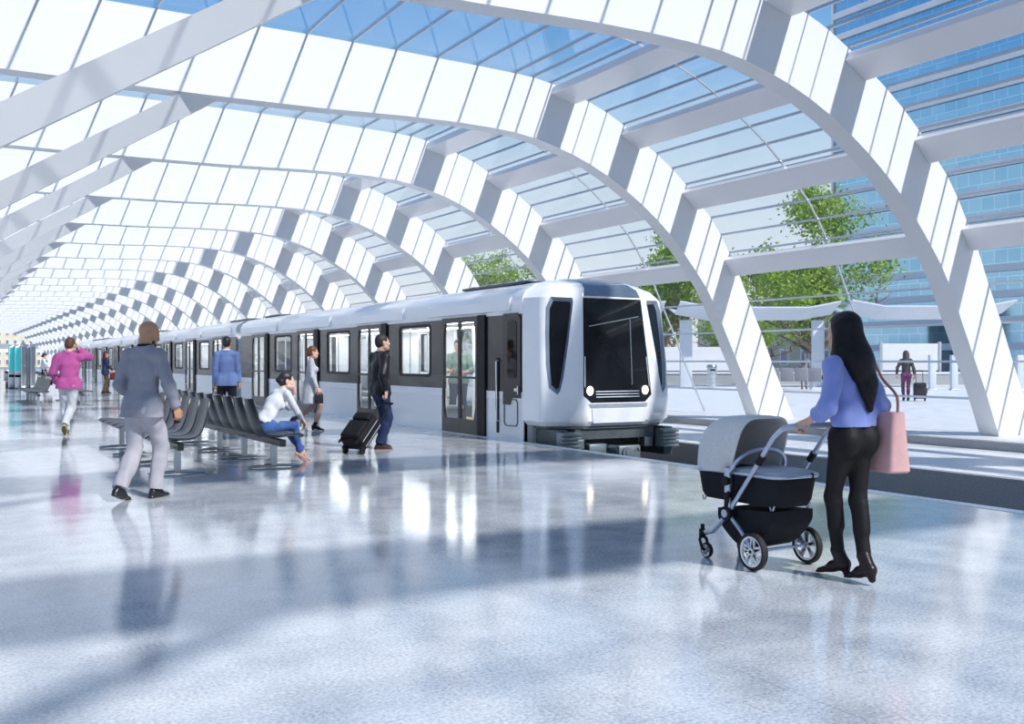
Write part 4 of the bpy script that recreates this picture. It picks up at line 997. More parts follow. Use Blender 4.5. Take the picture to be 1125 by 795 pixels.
for s in (-1, 1):
    B = f.an[s]-A3(0, 0, .085); sdf_mesh('shoe_sole', [cap(B-f.toe[s]*.052+A3(0, 0, .008), B+f.toe[s]*.06+A3(0, 0, .008), .038, .043, .01, ((0, 0, 1), .26)), cap(B+f.toe[s]*.06+A3(0, 0, .008), B+f.toe[s]*.176+A3(0, 0, .008), .043, .032, .01, ((0, 0, 1), .26))], .005, cloth('red_sole', (.22, .06, .045)), p)
# suitcase handle meets the right hand
bpy.context.view_layer.update()
hw_ = p.matrix_world @ V(*(f.wr[1]+f.hd[1]*.075))
hdg = 62; tl_ = -47; d_ = V(math.sin(math.radians(hdg)), math.cos(math.radians(hdg)), 0)
ry = .10*math.cos(math.radians(-tl_)) + 1.03*math.sin(math.radians(-tl_)); rz_ = -.10*math.sin(math.radians(-tl_)) + 1.03*math.cos(math.radians(-tl_))
sc_ = suitcase((0, 0, 0), hdg, tl_, 'black soft suitcase tilted on its wheels behind the man in leather jacket', (.010, .010, .012))
wz = .09*math.sin(math.radians(-tl_)) - .045*math.cos(math.radians(-tl_)) + .045
sc_.location = (hw_.x - d_.x*ry, hw_.y - d_.y*ry, wz)
# ---- 3 seated woman
f = figure(H=1.66, fem=True, hip=(0, .02, .535), chest=(0, .185, .845), neck=(0, .305, 1.02), head=(.0, .395, 1.142), look=(-24, 4, 0), turn=(0, 32, 0), pelv=(0, -20, 0),
    ankle={-1: (-.06, .70, .14), 1: (.045, .585, .125)}, toe={-1: (.05, 1, -.42), 1: (.10, 1, -.42)}, kpole={-1: (-.05, .5, 1), 1: (.05, .5, 1)},
    wrist={-1: (.02, .505, .985), 1: (.04, .62, .60)}, epole={-1: (-.2, .6, -1), 1: (1, -.3, -.6)}, hdir={-1: (.0, -.25, 1), 1: (.0, .55, -.8)}, palm={-1: (.5, -.8, 0), 1: (0, -.7, -.4)}, curl={-1: (40, 45, 30), 1: (22, 28, 20)})
p = person((3.63, 12.90), 72, 'seated woman in a white top and blue jeans resting her chin on her hand', f)
sdf_mesh('body', body_prims(f), .0055, SK_P, p); eyes(f, p, .006)
P, c = hair_short(f, .004, 1.02); R = f.HR; P += [ell(f.head+R@A3(0, -.115, .01), (.045, .042, .045), R, .02), cap(f.head+R@A3(-.06, -.06, .03), f.head+R@A3(.05, -.09, -.01), .03, .03, .02)]
sdf_mesh('hair', P, .005, hairm('dark_hair', (.016, .012, .014)), p, c)
wt = cloth('white_knit', (.66, .67, .70), .9, 260, .3)
P = torso_cloth(f, .99, f.hip+A3(0, -.015, .03), .92, (.060, .050, .040), hemr=.145)
n_ = nrm3(f.hip-f.chest); sdf_mesh('white_top', P, .006, wt, p, [local_cut(f.hip+A3(0, -.01, .015), n_, .22)]+sleeve_ends(f, .80), .0042, 12)
P = trousers(f, .090, .060, .046, up=.12, pel=.150, hem_up=.02)
sdf_mesh('jeans', P, .006, cloth('blue_denim', (.055, .115, .31), .8, 240, .25, var=.22), p, [local_cut(f.hip+nrm3(f.chest-f.hip)*.10, f.chest-f.hip, .17)]+hems(f, .03), .0028, 13)
q = nrm3(f.chest-f.hip); b_ = f.hip+q*.085; T_ = f.TR
sdf_mesh('belt', [cap(b_+A3(math.cos(a)*.128, math.sin(a)*.098+.0, math.sin(a)*-.05), b_+A3(math.cos(a+.35)*.128, math.sin(a+.35)*.098, math.sin(a+.35)*-.05), .013, .013, .01) for a in np.arange(0, 2*PI, .35)], .006, cloth('black_belt', (.012, .012, .012)), p)
shoes(f, p, .005, cloth('nude_leather', (.52, .30, .24), .4, 150, .05), 'heel')
# ---- 4 woman in the grey coat
f = figure(H=1.64, fem=True, hip=(0, 0, .925), chest=(0, .02, 1.265), neck=(0, .01, 1.47), head=(0, .05, 1.615), look=(4, 2, 0),
    ankle={-1: (-.05, -.30, .24), 1: (.05, .10, .115)}, toe={-1: (0, .75, -1), 1: (.05, 1, -.16)}, wrist={-1: (-.25, .10, .88), 1: (.24, .12, .88)}, curl=(34, 40, 30), kpole={-1: (0, 1, 0), 1: (0, 1, 0)})
p = person((6.20, 18.72), 104, 'red-haired woman in a pale grey coat walking beside the train', f); p_c, f_c = p, f
sdf_mesh('body', body_prims(f), .0065, SK_L, p); eyes(f, p, .007)
P, c = hair_short(f, .004, 1.03, -.2); P += [cap(f.head+f.HR@A3(0, -.10, .0), f.head+f.HR@A3(0, -.115, -.07), .035, .028, .03)]
sdf_mesh('hair', P, .006, hairm('auburn_hair', (.16, .045, .018)), p, c)
P = torso_cloth(f, 1.02, (0, .0, .50), .98, (.062, .052, .046), hemr=.205, fl=.86)
P += [cap(f.hip+A3(0, -.01, .03), (0, 0, .50), .160, .20, .05, ((0, 1, 0), .88))]
sdf_mesh('coat', P, .0075, cloth('coat_grey', (.46, .47, .49), .9, 160, .4, var=.12), p, [plane_cut((0, 0, .56), (0, 0, -1))]+sleeve_ends(f, .95), .003, 20)
sdf_mesh('tights', [cap(f.hj[s], f.kn[s], .075, .052, .03) for s in (-1, 1)]+[cap(f.kn[s], f.kn[s]*.6+f.an[s]*.4, .052, .054, .03) for s in (-1, 1)]+[cap(f.kn[s]*.6+f.an[s]*.4, f.an[s], .054, .038, .03) for s in (-1, 1)], .0065, cloth('tights', (.40, .27, .22), .6), p)
shoes(f, p, .006, cloth('black_boot', (.014, .013, .013), .4, 150, .1), 'boot', 'ankle_boot')
# ---- 5 man in the magenta shirt
f = figure(H=1.78, hip=(0, 0, .915), chest=(0, .03, 1.26), neck=(0, .03, 1.465), head=(.01, .085, 1.61), look=(-18, 8, 6),
    ankle={-1: (-.06, .06, .085), 1: (-.03, -.30, .20)}, toe={-1: (-.08, 1, 0), 1: (-.05, .8, -.75)}, wrist={-1: (-.23, .16, .93), 1: (.125, .19, 1.55)}, epole={-1: (-.4, -1, 0), 1: (.8, .35, -.75)}, hdir={1: (-.25, -.35, 1)}, palm={1: (-1, -.2, 0)}, curl={-1: (30, 36, 28), 1: (30, 45, 30)})
p = person((2.02, 19.78), 14, 'man in a magenta shirt and pale jeans holding a phone to his ear', f); p_m, f_m = p, f
sdf_mesh('body', body_prims(f), .0068, SK_L, p); eyes(f, p, .007)
P, c = hair_short(f, .006, 1.03); sdf_mesh('hair', P, .006, hairm('ginger_brown_hair', (.11, .045, .018), .6), p, c)
jacket(f, 1.06, 'magenta_shirt', cloth('magenta_cotton', (.42, .085, .27), .85, 260, .2), p, .0075, .83, .172, fold=.0045, seed=31, sl=(.074, .064, .050))
pants(f, p, .0075, cloth('pale_denim', (.52, .53, .55), .85, 240, .25, var=.10), .98, .0034, 32, thigh=.100, knee=.070, hem=.058)
shoes(f, p, .006, cloth('olive_suede', (.12, .10, .035), .8), 'sneaker', 'sneaker')
for s in (-1, 1):
    t_ = f.toe[s]; sd = np.cross(nrm3((t_[0], t_[1], 0)), A3(0, 0, 1)); u_ = nrm3(np.cross(sd, t_)); B = f.an[s]-u_*.085
    sdf_mesh('sneaker_sole', [cap(B-t_*.055+u_*.012, B+t_*.06+u_*.012, .041, .046, .01, (u_, .30)), cap(B+t_*.06+u_*.012, B+t_*.176+u_*.012, .046, .033, .01, (u_, .30))], .006, cloth('cream_rubber', (.62, .58, .50)), p)
# ---- 6 man in the blue jacket
f = figure(H=1.84, wrist={-1: (-.235, .05, .86), 1: (.24, .02, .86)}, epole={-1: (-.15, -1, 0), 1: (.15, -1, 0)}, ankle={-1: (-.12, .02, .085), 1: (.12, -.02, .085)}, look=(0, 2, 0))
p = person((5.08, 20.70), 17, 'man in a blue jacket and black trousers standing with his back turned', f)
sdf_mesh('body', body_prims(f), .0068, SK_D, p); eyes(f, p, .007)
P, c = hair_short(f, .006, 1.03); sdf_mesh('hair', P, .006, hairm('black_hair', (.012, .011, .012)), p, c)
jacket(f, 1.0, 'blue_jacket', cloth('blue_wool', (.13, .19, .38), .8, 260, .2), p, .0075, .80, .150, fold=.0024, seed=41)
collar_ring(f, p, .006, cloth('white_shirt', (.7, .7, .72)), .060, .006, .012, up=.022)
pants(f, p, .0075, cloth('black_cotton', (.010, .010, .013)), .98, .002, 42, thigh=.098, knee=.072, hem=.064)
shoes(f, p, .006, cloth('black_leather', (.012, .012, .013)))
# ---- 7 woman in the dark plaid jacket, far away
def plaid():
    m = cloth('plaid_wool', (.02, .025, .05), .9); N, L = m.node_tree.nodes, m.node_tree.links; b = N['Principled BSDF']
    tc = N.new('ShaderNodeTexCoord'); ch = N.new('ShaderNodeTexChecker'); ch.inputs['Scale'].default_value = 13; ch.inputs[1].default_value = (.012, .016, .03, 1); ch.inputs[2].default_value = (.05, .07, .14, 1)
    L.new(tc.outputs['Object'], ch.inputs[0]); L.new(ch.outputs[0], b.inputs['Base Color']); return m
f = figure(H=1.74, fem=True, wrist={-1: (-.16, .20, .98), 1: (.17, .24, .95)}, ankle={-1: (-.10, .10, .085), 1: (.10, -.12, .085)}, look=(-10, 12, 0), curl=(40, 45, 30))
p = person((5.92, 44.37), 78, 'dark-haired woman in a plaid jacket and olive trousers by the far train doors', f); p_p, f_p = p, f
sdf_mesh('body', body_prims(f), .010, SK_L, p); eyes(f, p, .01)
P, c = hair_short(f, .006, 1.05, -.5); P += [cap(f.head+A3(s*.055, -.05, -.02), f.head+A3(s*.08, -.02, -.22), .05, .035, .04) for s in (-1, 1)]+[cap(f.head+A3(0, -.07, -.02), f.neck+A3(0, -.09, -.08), .06, .045, .04)]
sdf_mesh('hair', P, .009, hairm('dark_red_hair', (.055, .010, .014)), p, c)
jacket(f, 1.10, 'plaid_jacket', plaid(), p, .010, .80, .178, fold=.003, seed=51)
pants(f, p, .010, cloth('olive_cotton', (.075, .060, .035)), .98, .003, 52, thigh=.092, knee=.07, hem=.066)
shoes(f, p, .008, cloth('dark_brown_boot', (.03, .018, .014)))
# ---- 8 woman beside the cabinets
f = figure(H=1.68, fem=True, wrist={-1: (-.20, .16, 1.0), 1: (.12, .27, 1.08)}, look=(0, 14, 0), curl=(40, 45, 30), epole={-1: (-.6, -1, 0), 1: (.6, -1, -.4)})
p = person((3.92, 48.2), 82, 'dark-haired woman in a white top and dark skirt right of the silver cabinets', f); p_w, f_w = p, f
sdf_mesh('body', body_prims(f), .010, SK_P, p); eyes(f, p, .01)
P, c = hair_short(f, .006, 1.05); P += [ell(f.head+A3(0, -.11, -.02), (.045, .05, .05), None, .03)]; sdf_mesh('hair', P, .009, hairm('black_hair', (.012, .011, .012)), p, c)
sdf_mesh('white_blouse', torso_cloth(f, 1.0, (0, 0, .93), .45, (.062, .056, .05), hemr=.142), .010, cloth('white_shirt', (.7, .7, .72)), p, [plane_cut((0, 0, .96), (0, 0, -1))]+sleeve_ends(f, .42), .002, 61)
sdf_mesh('navy_skirt', [cap((0, 0, 1.0), (0, 0, .52), .135, .165, .04, ((0, 1, 0), .76))], .010, cloth('navy_cotton', (.018, .022, .06)), p, [plane_cut((0, 0, .56), (0, 0, -1)), plane_cut((0, 0, 1.02), (0, 0, 1))], .002, 62)
shoes(f, p, .008, cloth('black_boot', (.014, .013, .013)), 'dress')
# ---- 9 woman pushing the stroller
sS = 1.625/1.75
f = figure(H=1.625, fem=True, hip=(.0, .0, .972), chest=(-.005, .03, 1.295), neck=(-.005, .02, 1.492), head=(-.01, .065, 1.644), look=(14, 8, 0), turn=(3, 0, 0),
    ankle={-1: (-.005, .10, .125), 1: (-.005, -.12, .125)}, toe={-1: (-.15, 1, -.17), 1: (.05, 1, -.17)}, kpole={-1: (0, 1, 0), 1: (.1, 1, 0)},
    wrist={-1: (-.232, .160, 1.050), 1: (.118, .160, 1.050)}, epole={-1: (-.5, -1, -.5), 1: (.7, -1, -.5)}, hdir={-1: (-.02, 1, -.30), 1: (-.08, 1, -.30)}, palm={-1: (.05, -.15, -1), 1: (-.05, -.15, -1)}, curl={-1: (52, 62, 40), 1: (52, 62, 40)})
wx, wy = 4.86, 4.315
p = person((wx, wy), 0, 'woman in a blue blouse and black trousers pushing the stroller', f); p_s, f_s = p, f
sdf_mesh('body', body_prims(f), .0046, SK_L, p); eyes(f, p, .005)
P = torso_cloth(f, 1.06, (0, -.005, .99), .50, (.064, .064, .058), hemr=.160, fl=.80)
for s in (-1, 1):                        # soft roll of the turned-up cuff
    q = f.el[s]+(f.wr[s]-f.el[s])*.42; d = nrm3(f.wr[s]-f.el[s]); P += [cap(q-d*.015, q+d*.02, .062, .060, .01)]
P += [cap((-.09, -.03, 1.08), (.09, -.03, 1.07), .085, .085, .05, ((0, 1, 0), .8))]
sdf_mesh('blue_blouse', P, .0052, cloth('blue_silk', (.21, .27, .62), .5, 200, .12, spec=.35, sheen=.3), p, [plane_cut((0, 0, 1.022), (0, 0, -1))]+sleeve_ends(f, .52, r=.10), .0056, 71)
P = trousers(f, .083, .053, .043, pel=.130, k=.05, up=.10, hem_up=.05, break_=False)
P += [ell(f.hj[s]+A3(-s*.008, -.055, -.035), (.074, .070, .095), None, .04) for s in (-1, 1)]+[cap(f.kn[s]*.9+f.an[s]*.1+A3(0, -.012, 0), f.kn[s]*.55+f.an[s]*.45+A3(0, -.012, 0), .049, .050, .03) for s in (-1, 1)]
P += [cap((0, 0, 1.03), (0, 0, .98), .120, .132, .04, ((0, 1, 0), .76))]
sdf_mesh('black_trousers', P, .0052, cloth('black_coated', (.011, .010, .011), .6, 70, .2, spec=.22), p, [plane_cut((0, 0, 1.045), (0, 0, 1))]+hems(f, .045), .0016, 72)
for i in range(1): pass
wb = [cap((math.cos(a)*.126, math.sin(a)*.094, 1.020), (math.cos(a+.3)*.126, math.sin(a+.3)*.094, 1.020), .014, .014, .01) for a in np.arange(0, 2*PI, .3)]
sdf_mesh('waistband', wb, .005, MC["black_coated"], p)
sh_ = shoes(f, p, .0046, cloth('dark_boot_leather', (.022, .014, .016), .3, 120, .12), 'boot', 'ankle_boot')
# long straight hair falling over the back and the left shoulder
c, R = f.head, f.HR; H = lambda *q: c+R@A3(*q)
P = [ell(H(0, -.022, .036), (.087, .110, .101), R, .02), cap(H(0, -.060, .02), f.neck+A3(.01, -.085, -.04), .086, .100, .05, ((0, 1, 0), .80)), cap(H(-.066, -.015, .02), f.neck+A3(-.095, -.01, -.03), .038, .050, .04), cap(H(.066, -.02, .02), f.neck+A3(.08, -.045, -.02), .038, .050, .04),
     cap(f.neck+A3(-.095, -.01, -.03), f.neck+A3(-.135, .060, -.15), .050, .030, .03), cap(f.neck+A3(.02, -.095, -.03), f.neck+A3(.045, -.128, -.20), .092, .070, .05, ((0, 1, 0), .55)), cap(f.neck+A3(.045, -.128, -.20), f.neck+A3(.052, -.140, -.345), .070, .024, .04, ((0, 1, 0), .5)),
     cap(f.neck+A3(-.06, -.06, -.01), f.neck+A3(-.04, -.115, -.12), .060, .038, .05)]
def face_open(X, Y, Z):
    dx, dy, dz = X-c[0], Y-c[1], Z-c[2]; y = dx*R[0, 1]+dy*R[1, 1]+dz*R[2, 1]; z = dx*R[0, 2]+dy*R[1, 2]+dz*R[2, 2]
    return np.minimum(np.minimum(y-.035, .082-z), z+.16)
def strands(X, Y, Z):
    a = np.arctan2(X-c[0], -(Y-c[1])+.02); return None
ha = sdf_mesh('long_hair', P, .0048, mat('long_black_hair', (.006, .005, .007), .40, 0, .6, 130, .3, 90, spec=.22, stretch=(1, 1, .05)), p, [face_open], .0022, 77)
# ---- 10 woman with purple trousers beyond the glass
f = figure(H=1.69, fem=True, wrist={-1: (-.30, .02, .90), 1: (.27, -.08, .88)}, epole={-1: (-1, -1, 0), 1: (.6, -1, 0)}, ankle={-1: (-.07, .08, .105), 1: (.06, -.10, .105)}, toe={-1: (0, 1, -.15), 1: (0, 1, -.15)}, curl=(40, 45, 30))
p = person((28.4, 22.85), 46, 'woman in a dark jacket and purple trousers walking away outside the glass', f); p_u, f_u = p, f
sdf_mesh('body', body_prims(f), .010, SK_L, p); eyes(f, p, .01)
P, c = hair_short(f, .006, 1.05, -.5); P += [ell(f.head+A3(0, -.02, .02), (.095, .115, .105), None, .03), cap(f.head+A3(0, -.06, 0), f.neck+A3(0, -.11, -.16), .10, .085, .05), cap(f.head+A3(-.06, -.03, -.04), f.neck+A3(-.08, -.05, -.08), .045, .045, .04), cap(f.head+A3(.06, -.03, -.04), f.neck+A3(.08, -.05, -.08), .045, .045, .04)]
sdf_mesh('hair', P, .009, hairm('brown_hair', (.055, .035, .028)), p, c)
jacket(f, 1.04, 'dark_jacket', cloth('charcoal_cloth', (.05, .05, .055)), p, .010, .93, .150, fold=.003, seed=81)
pants(f, p, .010, cloth('purple_denim', (.15, .04, .13)), .99, .002, 82, thigh=.092, knee=.060, hem=.048, hem_up=.05)
shoes(f, p, .008, cloth('black_boot', (.014, .013, .013)), 'boot', 'ankle_boot')
bpy.context.view_layer.update(); hw2 = p.matrix_world @ V(*(f.wr[1]+f.hd[1]*.07))
s2 = suitcase((0, 0, 0), 46, -8, 'dark upright suitcase pulled by the woman in purple trousers', (.02, .02, .024)); d2 = V(math.sin(math.radians(46)), math.cos(math.radians(46)), 0); r2 = V(d2.y, -d2.x, 0)
s2.location = (hw2.x - d2.x*.26+r2.x*.14, hw2.y - d2.y*.26+r2.y*.14, .012)
# ---- 11 standing figure beyond the outdoor bench
f = figure(H=1.70, fem=True, look=(20, 12, 0), wrist={-1: (-.16, .22, 1.02), 1: (.16, .22, 1.02)}, epole={-1: (-1, -1, 0), 1: (1, -1, 0)}, curl=(40, 45, 30))
GB = V(34.75, 33.75, 0)
p = person((35.95, 34.75), 40, 'long-haired woman in grey standing beyond the outdoor bench', f)
sdf_mesh('body', body_prims(f), .012, SK_L, p); eyes(f, p, .01)
P, c = hair_short(f, .006, 1.05, -.5); P += [cap(f.head+A3(0, -.05, 0), f.neck+A3(0, -.11, -.20), .090, .085, .05)]
sdf_mesh('hair', P, .010, hairm('grey_brown_hair', (.10, .08, .085)), p, c)
jacket(f, 1.04, 'grey_coat', cloth('soft_grey', (.22, .22, .25)), p, .012, .78, .175, fold=.003, seed=91)
pants(f, p, .012, cloth('grey_denim', (.16, .16, .20)), .98, .002, 92, thigh=.09, knee=.062, hem=.052)
shoes(f, p, .009, MC['black_leather'])
# ---- 12 passenger inside the front car
f = figure(H=1.78, wrist={-1: (-.14, .26, 1.10), 1: (.10, .30, 1.12)}, look=(0, 12, 0), curl=(45, 50, 30), epole={-1: (-.8, -1, -.5), 1: (.8, -1, -.5)})
p = person((9.02, 17.98), 215, 'passenger in a green shirt standing inside the front car behind the door glass', f); 
sdf_mesh('body', body_prims(f), .009, SK_L, p); eyes(f, p, .009)
P, c = hair_short(f, .006, 1.03); sdf_mesh('hair', P, .008, MC["dark_hair"], p, c)
jacket(f, 1.0, 'green_shirt', cloth('green_cotton', (.20, .30, .25)), p, .009, .88, .155, sleeve=.4, fold=.003, seed=101)
pants(f, p, .009, MC["dark_denim"], .98, .002, 102)
shoes(f, p, .008, MC["black_leather"])
# ================================================================== THINGS CARRIED
def held_phone(f, p, s, label, off=.03, along=.075, tilt=None):
    bpy.context.view_layer.update()
    d, n = f.hd[s], nrm3(f.pn[s]-f.hd[s]*(f.hd[s]@f.pn[s])); c_ = f.wr[s]+d*along+n*off
    x = np.cross(d, n); Rm = Matrix([[x[i], n[i], d[i]] for i in range(3)]).to_4x4()
    o = MB().rbox((0, 0, 0), (.072, .009, .145), .004).build('mobile_phone', M['black'], None, 30)
    MB().rbox((0, .0052, 0), (.064, .001, .132), .0004).build('screen', M['blackglass'], o, 0); MB().disc((.02, -.0055, .05), (0, 1, 0), .007, .002, 14).build('lens', M['chrome'], o)
    o.matrix_world = p.matrix_world @ Matrix.Translation(V(*c_)) @ Rm; tag(o, label, 'phone'); return o
held_phone(f_m, p_m, 1, 'black phone held to the ear of the man in magenta', .026, .07)
def bag(name, loc, rz, size, col, label, strap, m=None, taper=.92, cat='bag'):
    b = empty(name, loc, rz, label, cat); m = m or cloth(name+'_leather_%d' % int(col[0]*1000), col, .42, 120, .1)
    w_, d_, h_ = size; rg = []
    for z, k in ((0, .93), (.012, 1.0), (h_*.5, (1+taper)/2), (h_*.97, taper), (h_, taper*.985)):
        r = .03; pts = []
        for (cx_, cy_, a0) in ((w_/2*k-r, d_/2*k*(1-.35*z/h_)-r, 0), (-w_/2*k+r, d_/2*k*(1-.35*z/h_)-r, 90), (-w_/2*k+r, -d_/2*k*(1-.35*z/h_)+r, 180), (w_/2*k-r, -d_/2*k*(1-.35*z/h_)+r, 270)):
            for j in range(5): a = math.radians(a0+22.5*j); pts.append((cx_+r*math.cos(a), cy_+r*math.sin(a), z))
        rg.append(pts)
    MB().loft(rg).build('bag_body', m, b, 40)
    for k, st_ in enumerate(strap): MB().tube(smooth_path(st_, 8), .0085, 8).build('strap', m if k == 0 or True else m, b)
    return b, m
# tote of the woman with the stroller: hangs at the right hip from the shoulder
sh_w = V(wx, wy, 0) + V(*(f_s.sh[1]*sS))
tx, ty, tz = wx+.235, wy-.055, .665
tb, tm = bag('tote_bag', (tx, ty, tz), math.radians(80), (.30, .165, .37), (.64, .38, .37), 'pale pink leather tote bag on the right shoulder of the woman in blue', [])
L2 = lambda P_: tuple(Matrix.Rotation(-math.radians(80), 3, 'Z') @ (V(*P_) - V(tx, ty, tz)))
top_ = (sh_w.x-.035, sh_w.y-.005, sh_w.z+.066)
sd_ = mat('strap_brown_pink', (.40, .17, .14), .45, bump=.1, bscale=120)
for k, (yy, xo) in enumerate(((-.095, .012), (.095, -.012))):
    pth = [L2((tx+xo*.3, ty+yy, tz+.35)), L2((tx+.012, ty+yy*.85, tz+.47)), L2((wx+.232, sh_w.y+yy*.62, 1.24)), L2((top_[0]+.045, top_[1]+yy*.40, top_[2]-.012)), L2((top_[0]+.01, top_[1], top_[2]+.004))]
    MB().tube(smooth_path(pth, 8), .0085, 8).build('strap', sd_, tb)
tag_ = MB().rbox((.12, -.05, .30), (.035, .012, .075), .005).build('luggage_tag', mat('tag_tan', (.50, .18, .07), .5, var=.05), tb, 30)
def hang_bag(f, p, s, label, name, size, col, drop, dx=0, dy=0):
    bpy.context.view_layer.update(); q = p.matrix_world @ V(*(f.wr[s]+f.hd[s]*.08)); z = q.z-drop-size[2]
    b, m = bag(name, (q.x+dx, q.y+dy, z), p.rotation_euler.z+PI/2, size, col, label, [[(-.06, 0, size[2]*.97), (-.05, 0, size[2]+drop*.6), (0, 0, size[2]+drop), (.05, 0, size[2]+drop*.6), (.06, 0, size[2]*.97)]]); return b
hang_bag(f_c, p_c, 1, 'small dark handbag carried by the red-haired woman', 'handbag', (.17, .08, .17), (.02, .018, .03), .05)
hang_bag(f_p, p_p, 1, 'maroon bag held by the woman in the plaid jacket', 'handbag', (.34, .14, .30), (.10, .012, .018), .03)
hang_bag(f_w, p_w, -1, 'black tote bag hanging beside the woman at the silver cabinets', 'tote_bag', (.34, .14, .46), (.012, .012, .014), .18)
held_phone(f := figure(H=1.76, hip=(0, .02, .905), chest=(.0, .05, 1.255), neck=(.0, .06, 1.462), head=(.012, .112, 1.607), turn=(-4, 0, 0), wrist={-1: (-.20, .20, .96), 1: (.30, .14, .88)}, epole={-1: (-.35, -1, 0), 1: (.5, -1, 0)}, hdir={1: (.05, .25, -1)}, palm={1: (-1, .35, 0)}), [o for o in COL.objects if o.get('label', '').startswith('bald man')][0], 1, 'black phone held low in the right hand of the man in grey', .030, .085)
# ================================================================== OUTSIDE
def at_depth(x, d):                       # ground point of a direction measured in the photograph, d metres along the view axis
    xc = (x-562.5)/1100*d; return V(xc*math.cos(TH)+d*math.sin(TH), d*math.cos(TH)-xc*math.sin(TH), 0)
EX = V(math.cos(TH), -math.sin(TH), 0); EY = V(math.sin(TH), math.cos(TH), 0)      # along / across the bus street
SRZ = -TH
# ---- trees
M['bark'] = mat('bark', (.16, .12, .09), .9, bump=.8, bscale=25, var=.3, vscale=12, stretch=(1, 1, .25))
def leaf_mat(name, a, b):
    m = bpy.data.materials.new(name); t, N, L = nt(m); out = N.new('ShaderNodeOutputMaterial')
    d = N.new('ShaderNodeBsdfPrincipled'); tr = N.new('ShaderNodeBsdfTranslucent'); mx = N.new('ShaderNodeMixShader'); mx.inputs[0].default_value = .38
    tc = N.new('ShaderNodeTexCoord'); n = N.new('ShaderNodeTexNoise'); n.inputs['Scale'].default_value = 1.3; n.inputs['Detail'].default_value = 6; L.new(tc.outputs['Object'], n.inputs['Vector'])
    r = N.new('ShaderNodeValToRGB'); r.color_ramp.elements[0].position = .35; r.color_ramp.elements[1].position = .65; r.color_ramp.elements[0].color = (*a, 1); r.color_ramp.elements[1].color = (*b, 1)
    L.new(n.outputs['Fac'], r.inputs[0]); L.new(r.outputs[0], d.inputs['Base Color']); L.new(r.outputs[0], tr.inputs[0]); d.inputs['Roughness'].default_value = .5
    L.new(d.outputs[0], mx.inputs[1]); L.new(tr.outputs[0], mx.inputs[2]); L.new(mx.outputs[0], out.inputs[0]); return m
M['leaf'] = leaf_mat('leaf_green', (.15, .27, .03), (.42, .58, .09))
def tree(loc, h, spread, label, seed, n_leaf=15000, zlow=.28, ls=.30):
    r = random.Random(seed); rn = np.random.default_rng(seed)
    t = empty('tree', tuple(loc), 0, label, 'tree', 'trees outside the glass hall')
    mb = MB(); tips = []
    def grow(p, d, l, rad, lev):
        pts = [p]; dd = d
        for k in range(4):
            dd = (dd + V(r.uniform(-.18, .18), r.uniform(-.18, .18), r.uniform(-.05, .12))).normalized(); pts.append(pts[-1]+dd*l/4)
        mb.tube(pts, [rad*(1-.13*k) for k in range(5)], 7 if lev < 2 else 5)
        if lev >= 2: tips.extend(pts[2:])
        if lev < 4:
            for k in range(3 if lev else 5):
                a = r.uniform(0, 2*PI); el = r.uniform(.25, .9) if lev else r.uniform(.35, 1.0); q = V(math.cos(a)*math.cos(el), math.sin(a)*math.cos(el), math.sin(el))
                grow(pts[r.choice((2, 3, 4))], (dd*.45+q).normalized(), l*r.uniform(.58, .78), rad*.50, lev+1)
    mb2 = mb; grow(V(0, 0, -.05), V(0, 0, 1), h*zlow, h*.022, 0)
    T_ = np.array([list(q) for q in tips]); zs = T_[:, 2]
    T_[:, 2] = h*zlow*.8 + (zs-zs.min())/(zs.max()-zs.min())*(h*.97-h*zlow*.8); k = np.abs(T_[:, :2]).max(); 
    # the drawn branches follow the same stretch as their tips
    vv = np.array(mb.v); m_ = vv[:, 2] > zs.min(); vv[m_, 2] = h*zlow*.8 + (vv[m_, 2]-zs.min())/(zs.max()-zs.min())*(h*.97-h*zlow*.8)
    sc_ = spread/np.percentile(np.abs(T_[:, :2]), 97); f_ = np.where(vv[:, 2] > h*zlow*.5, sc_, 1); vv[:, 0] *= f_; vv[:, 1] *= f_; T_[:, :2] *= sc_
    mb.v = [tuple(q) for q in vv]; mb.build('trunk', M['bark'], t, 60)
    idx = rn.integers(0, len(T_), n_leaf); C_ = T_[idx] + rn.normal(size=(n_leaf, 3))*A3(.42, .42, .34)*h/11
    a = rn.normal(size=(n_leaf, 3)); a /= np.linalg.norm(a, axis=1)[:, None]; b = rn.normal(size=(n_leaf, 3)); b -= a*(a*b).sum(1)[:, None]; b /= np.linalg.norm(b, axis=1)[:, None]
    s = ls*rn.uniform(.6, 1.2, (n_leaf, 1)); nn = np.cross(a, b)
    vs = np.stack([C_-a*s*.5, C_-b*s*.28+nn*s*.06, C_+a*s*.5, C_+b*s*.28+nn*s*.06], 1).reshape(-1, 3)
    me = bpy.data.meshes.new('foliage'); me.vertices.add(len(vs)); me.vertices.foreach_set('co', vs.astype(np.float32).ravel())
    fi = np.arange(len(vs)).reshape(-1, 4); tri = np.concatenate([fi[:, [0, 1, 2]], fi[:, [0, 2, 3]]])
    me.loops.add(tri.size); me.loops.foreach_set('vertex_index', tri.astype(np.int32).ravel()); me.polygons.add(len(tri)); me.polygons.foreach_set('loop_start', np.arange(0, tri.size, 3, dtype=np.int32)); me.update(calc_edges=True)
    me.materials.append(M['leaf']); o = bpy.data.objects.new('foliage', me); COL.objects.link(o); o.parent = t; o['kind'] = 'stuff'
    return t
GZ = -.12
q = at_depth(902, 66); q.z = GZ; tree(q, 13.0, 4.5, 'large leafy tree behind the woman in blue, between the two nearest arches', 3, 17000)
q = at_depth(731, 74); q.z = GZ; tree(q, 11.6, 3.3, 'leafy tree right of the train front, seen past the second arch', 8, 13000)
q = at_depth(548, 84); q.z = GZ; tree(q, 10.8, 3.6, 'tree whose crown shows above the train roof', 12, 11000)
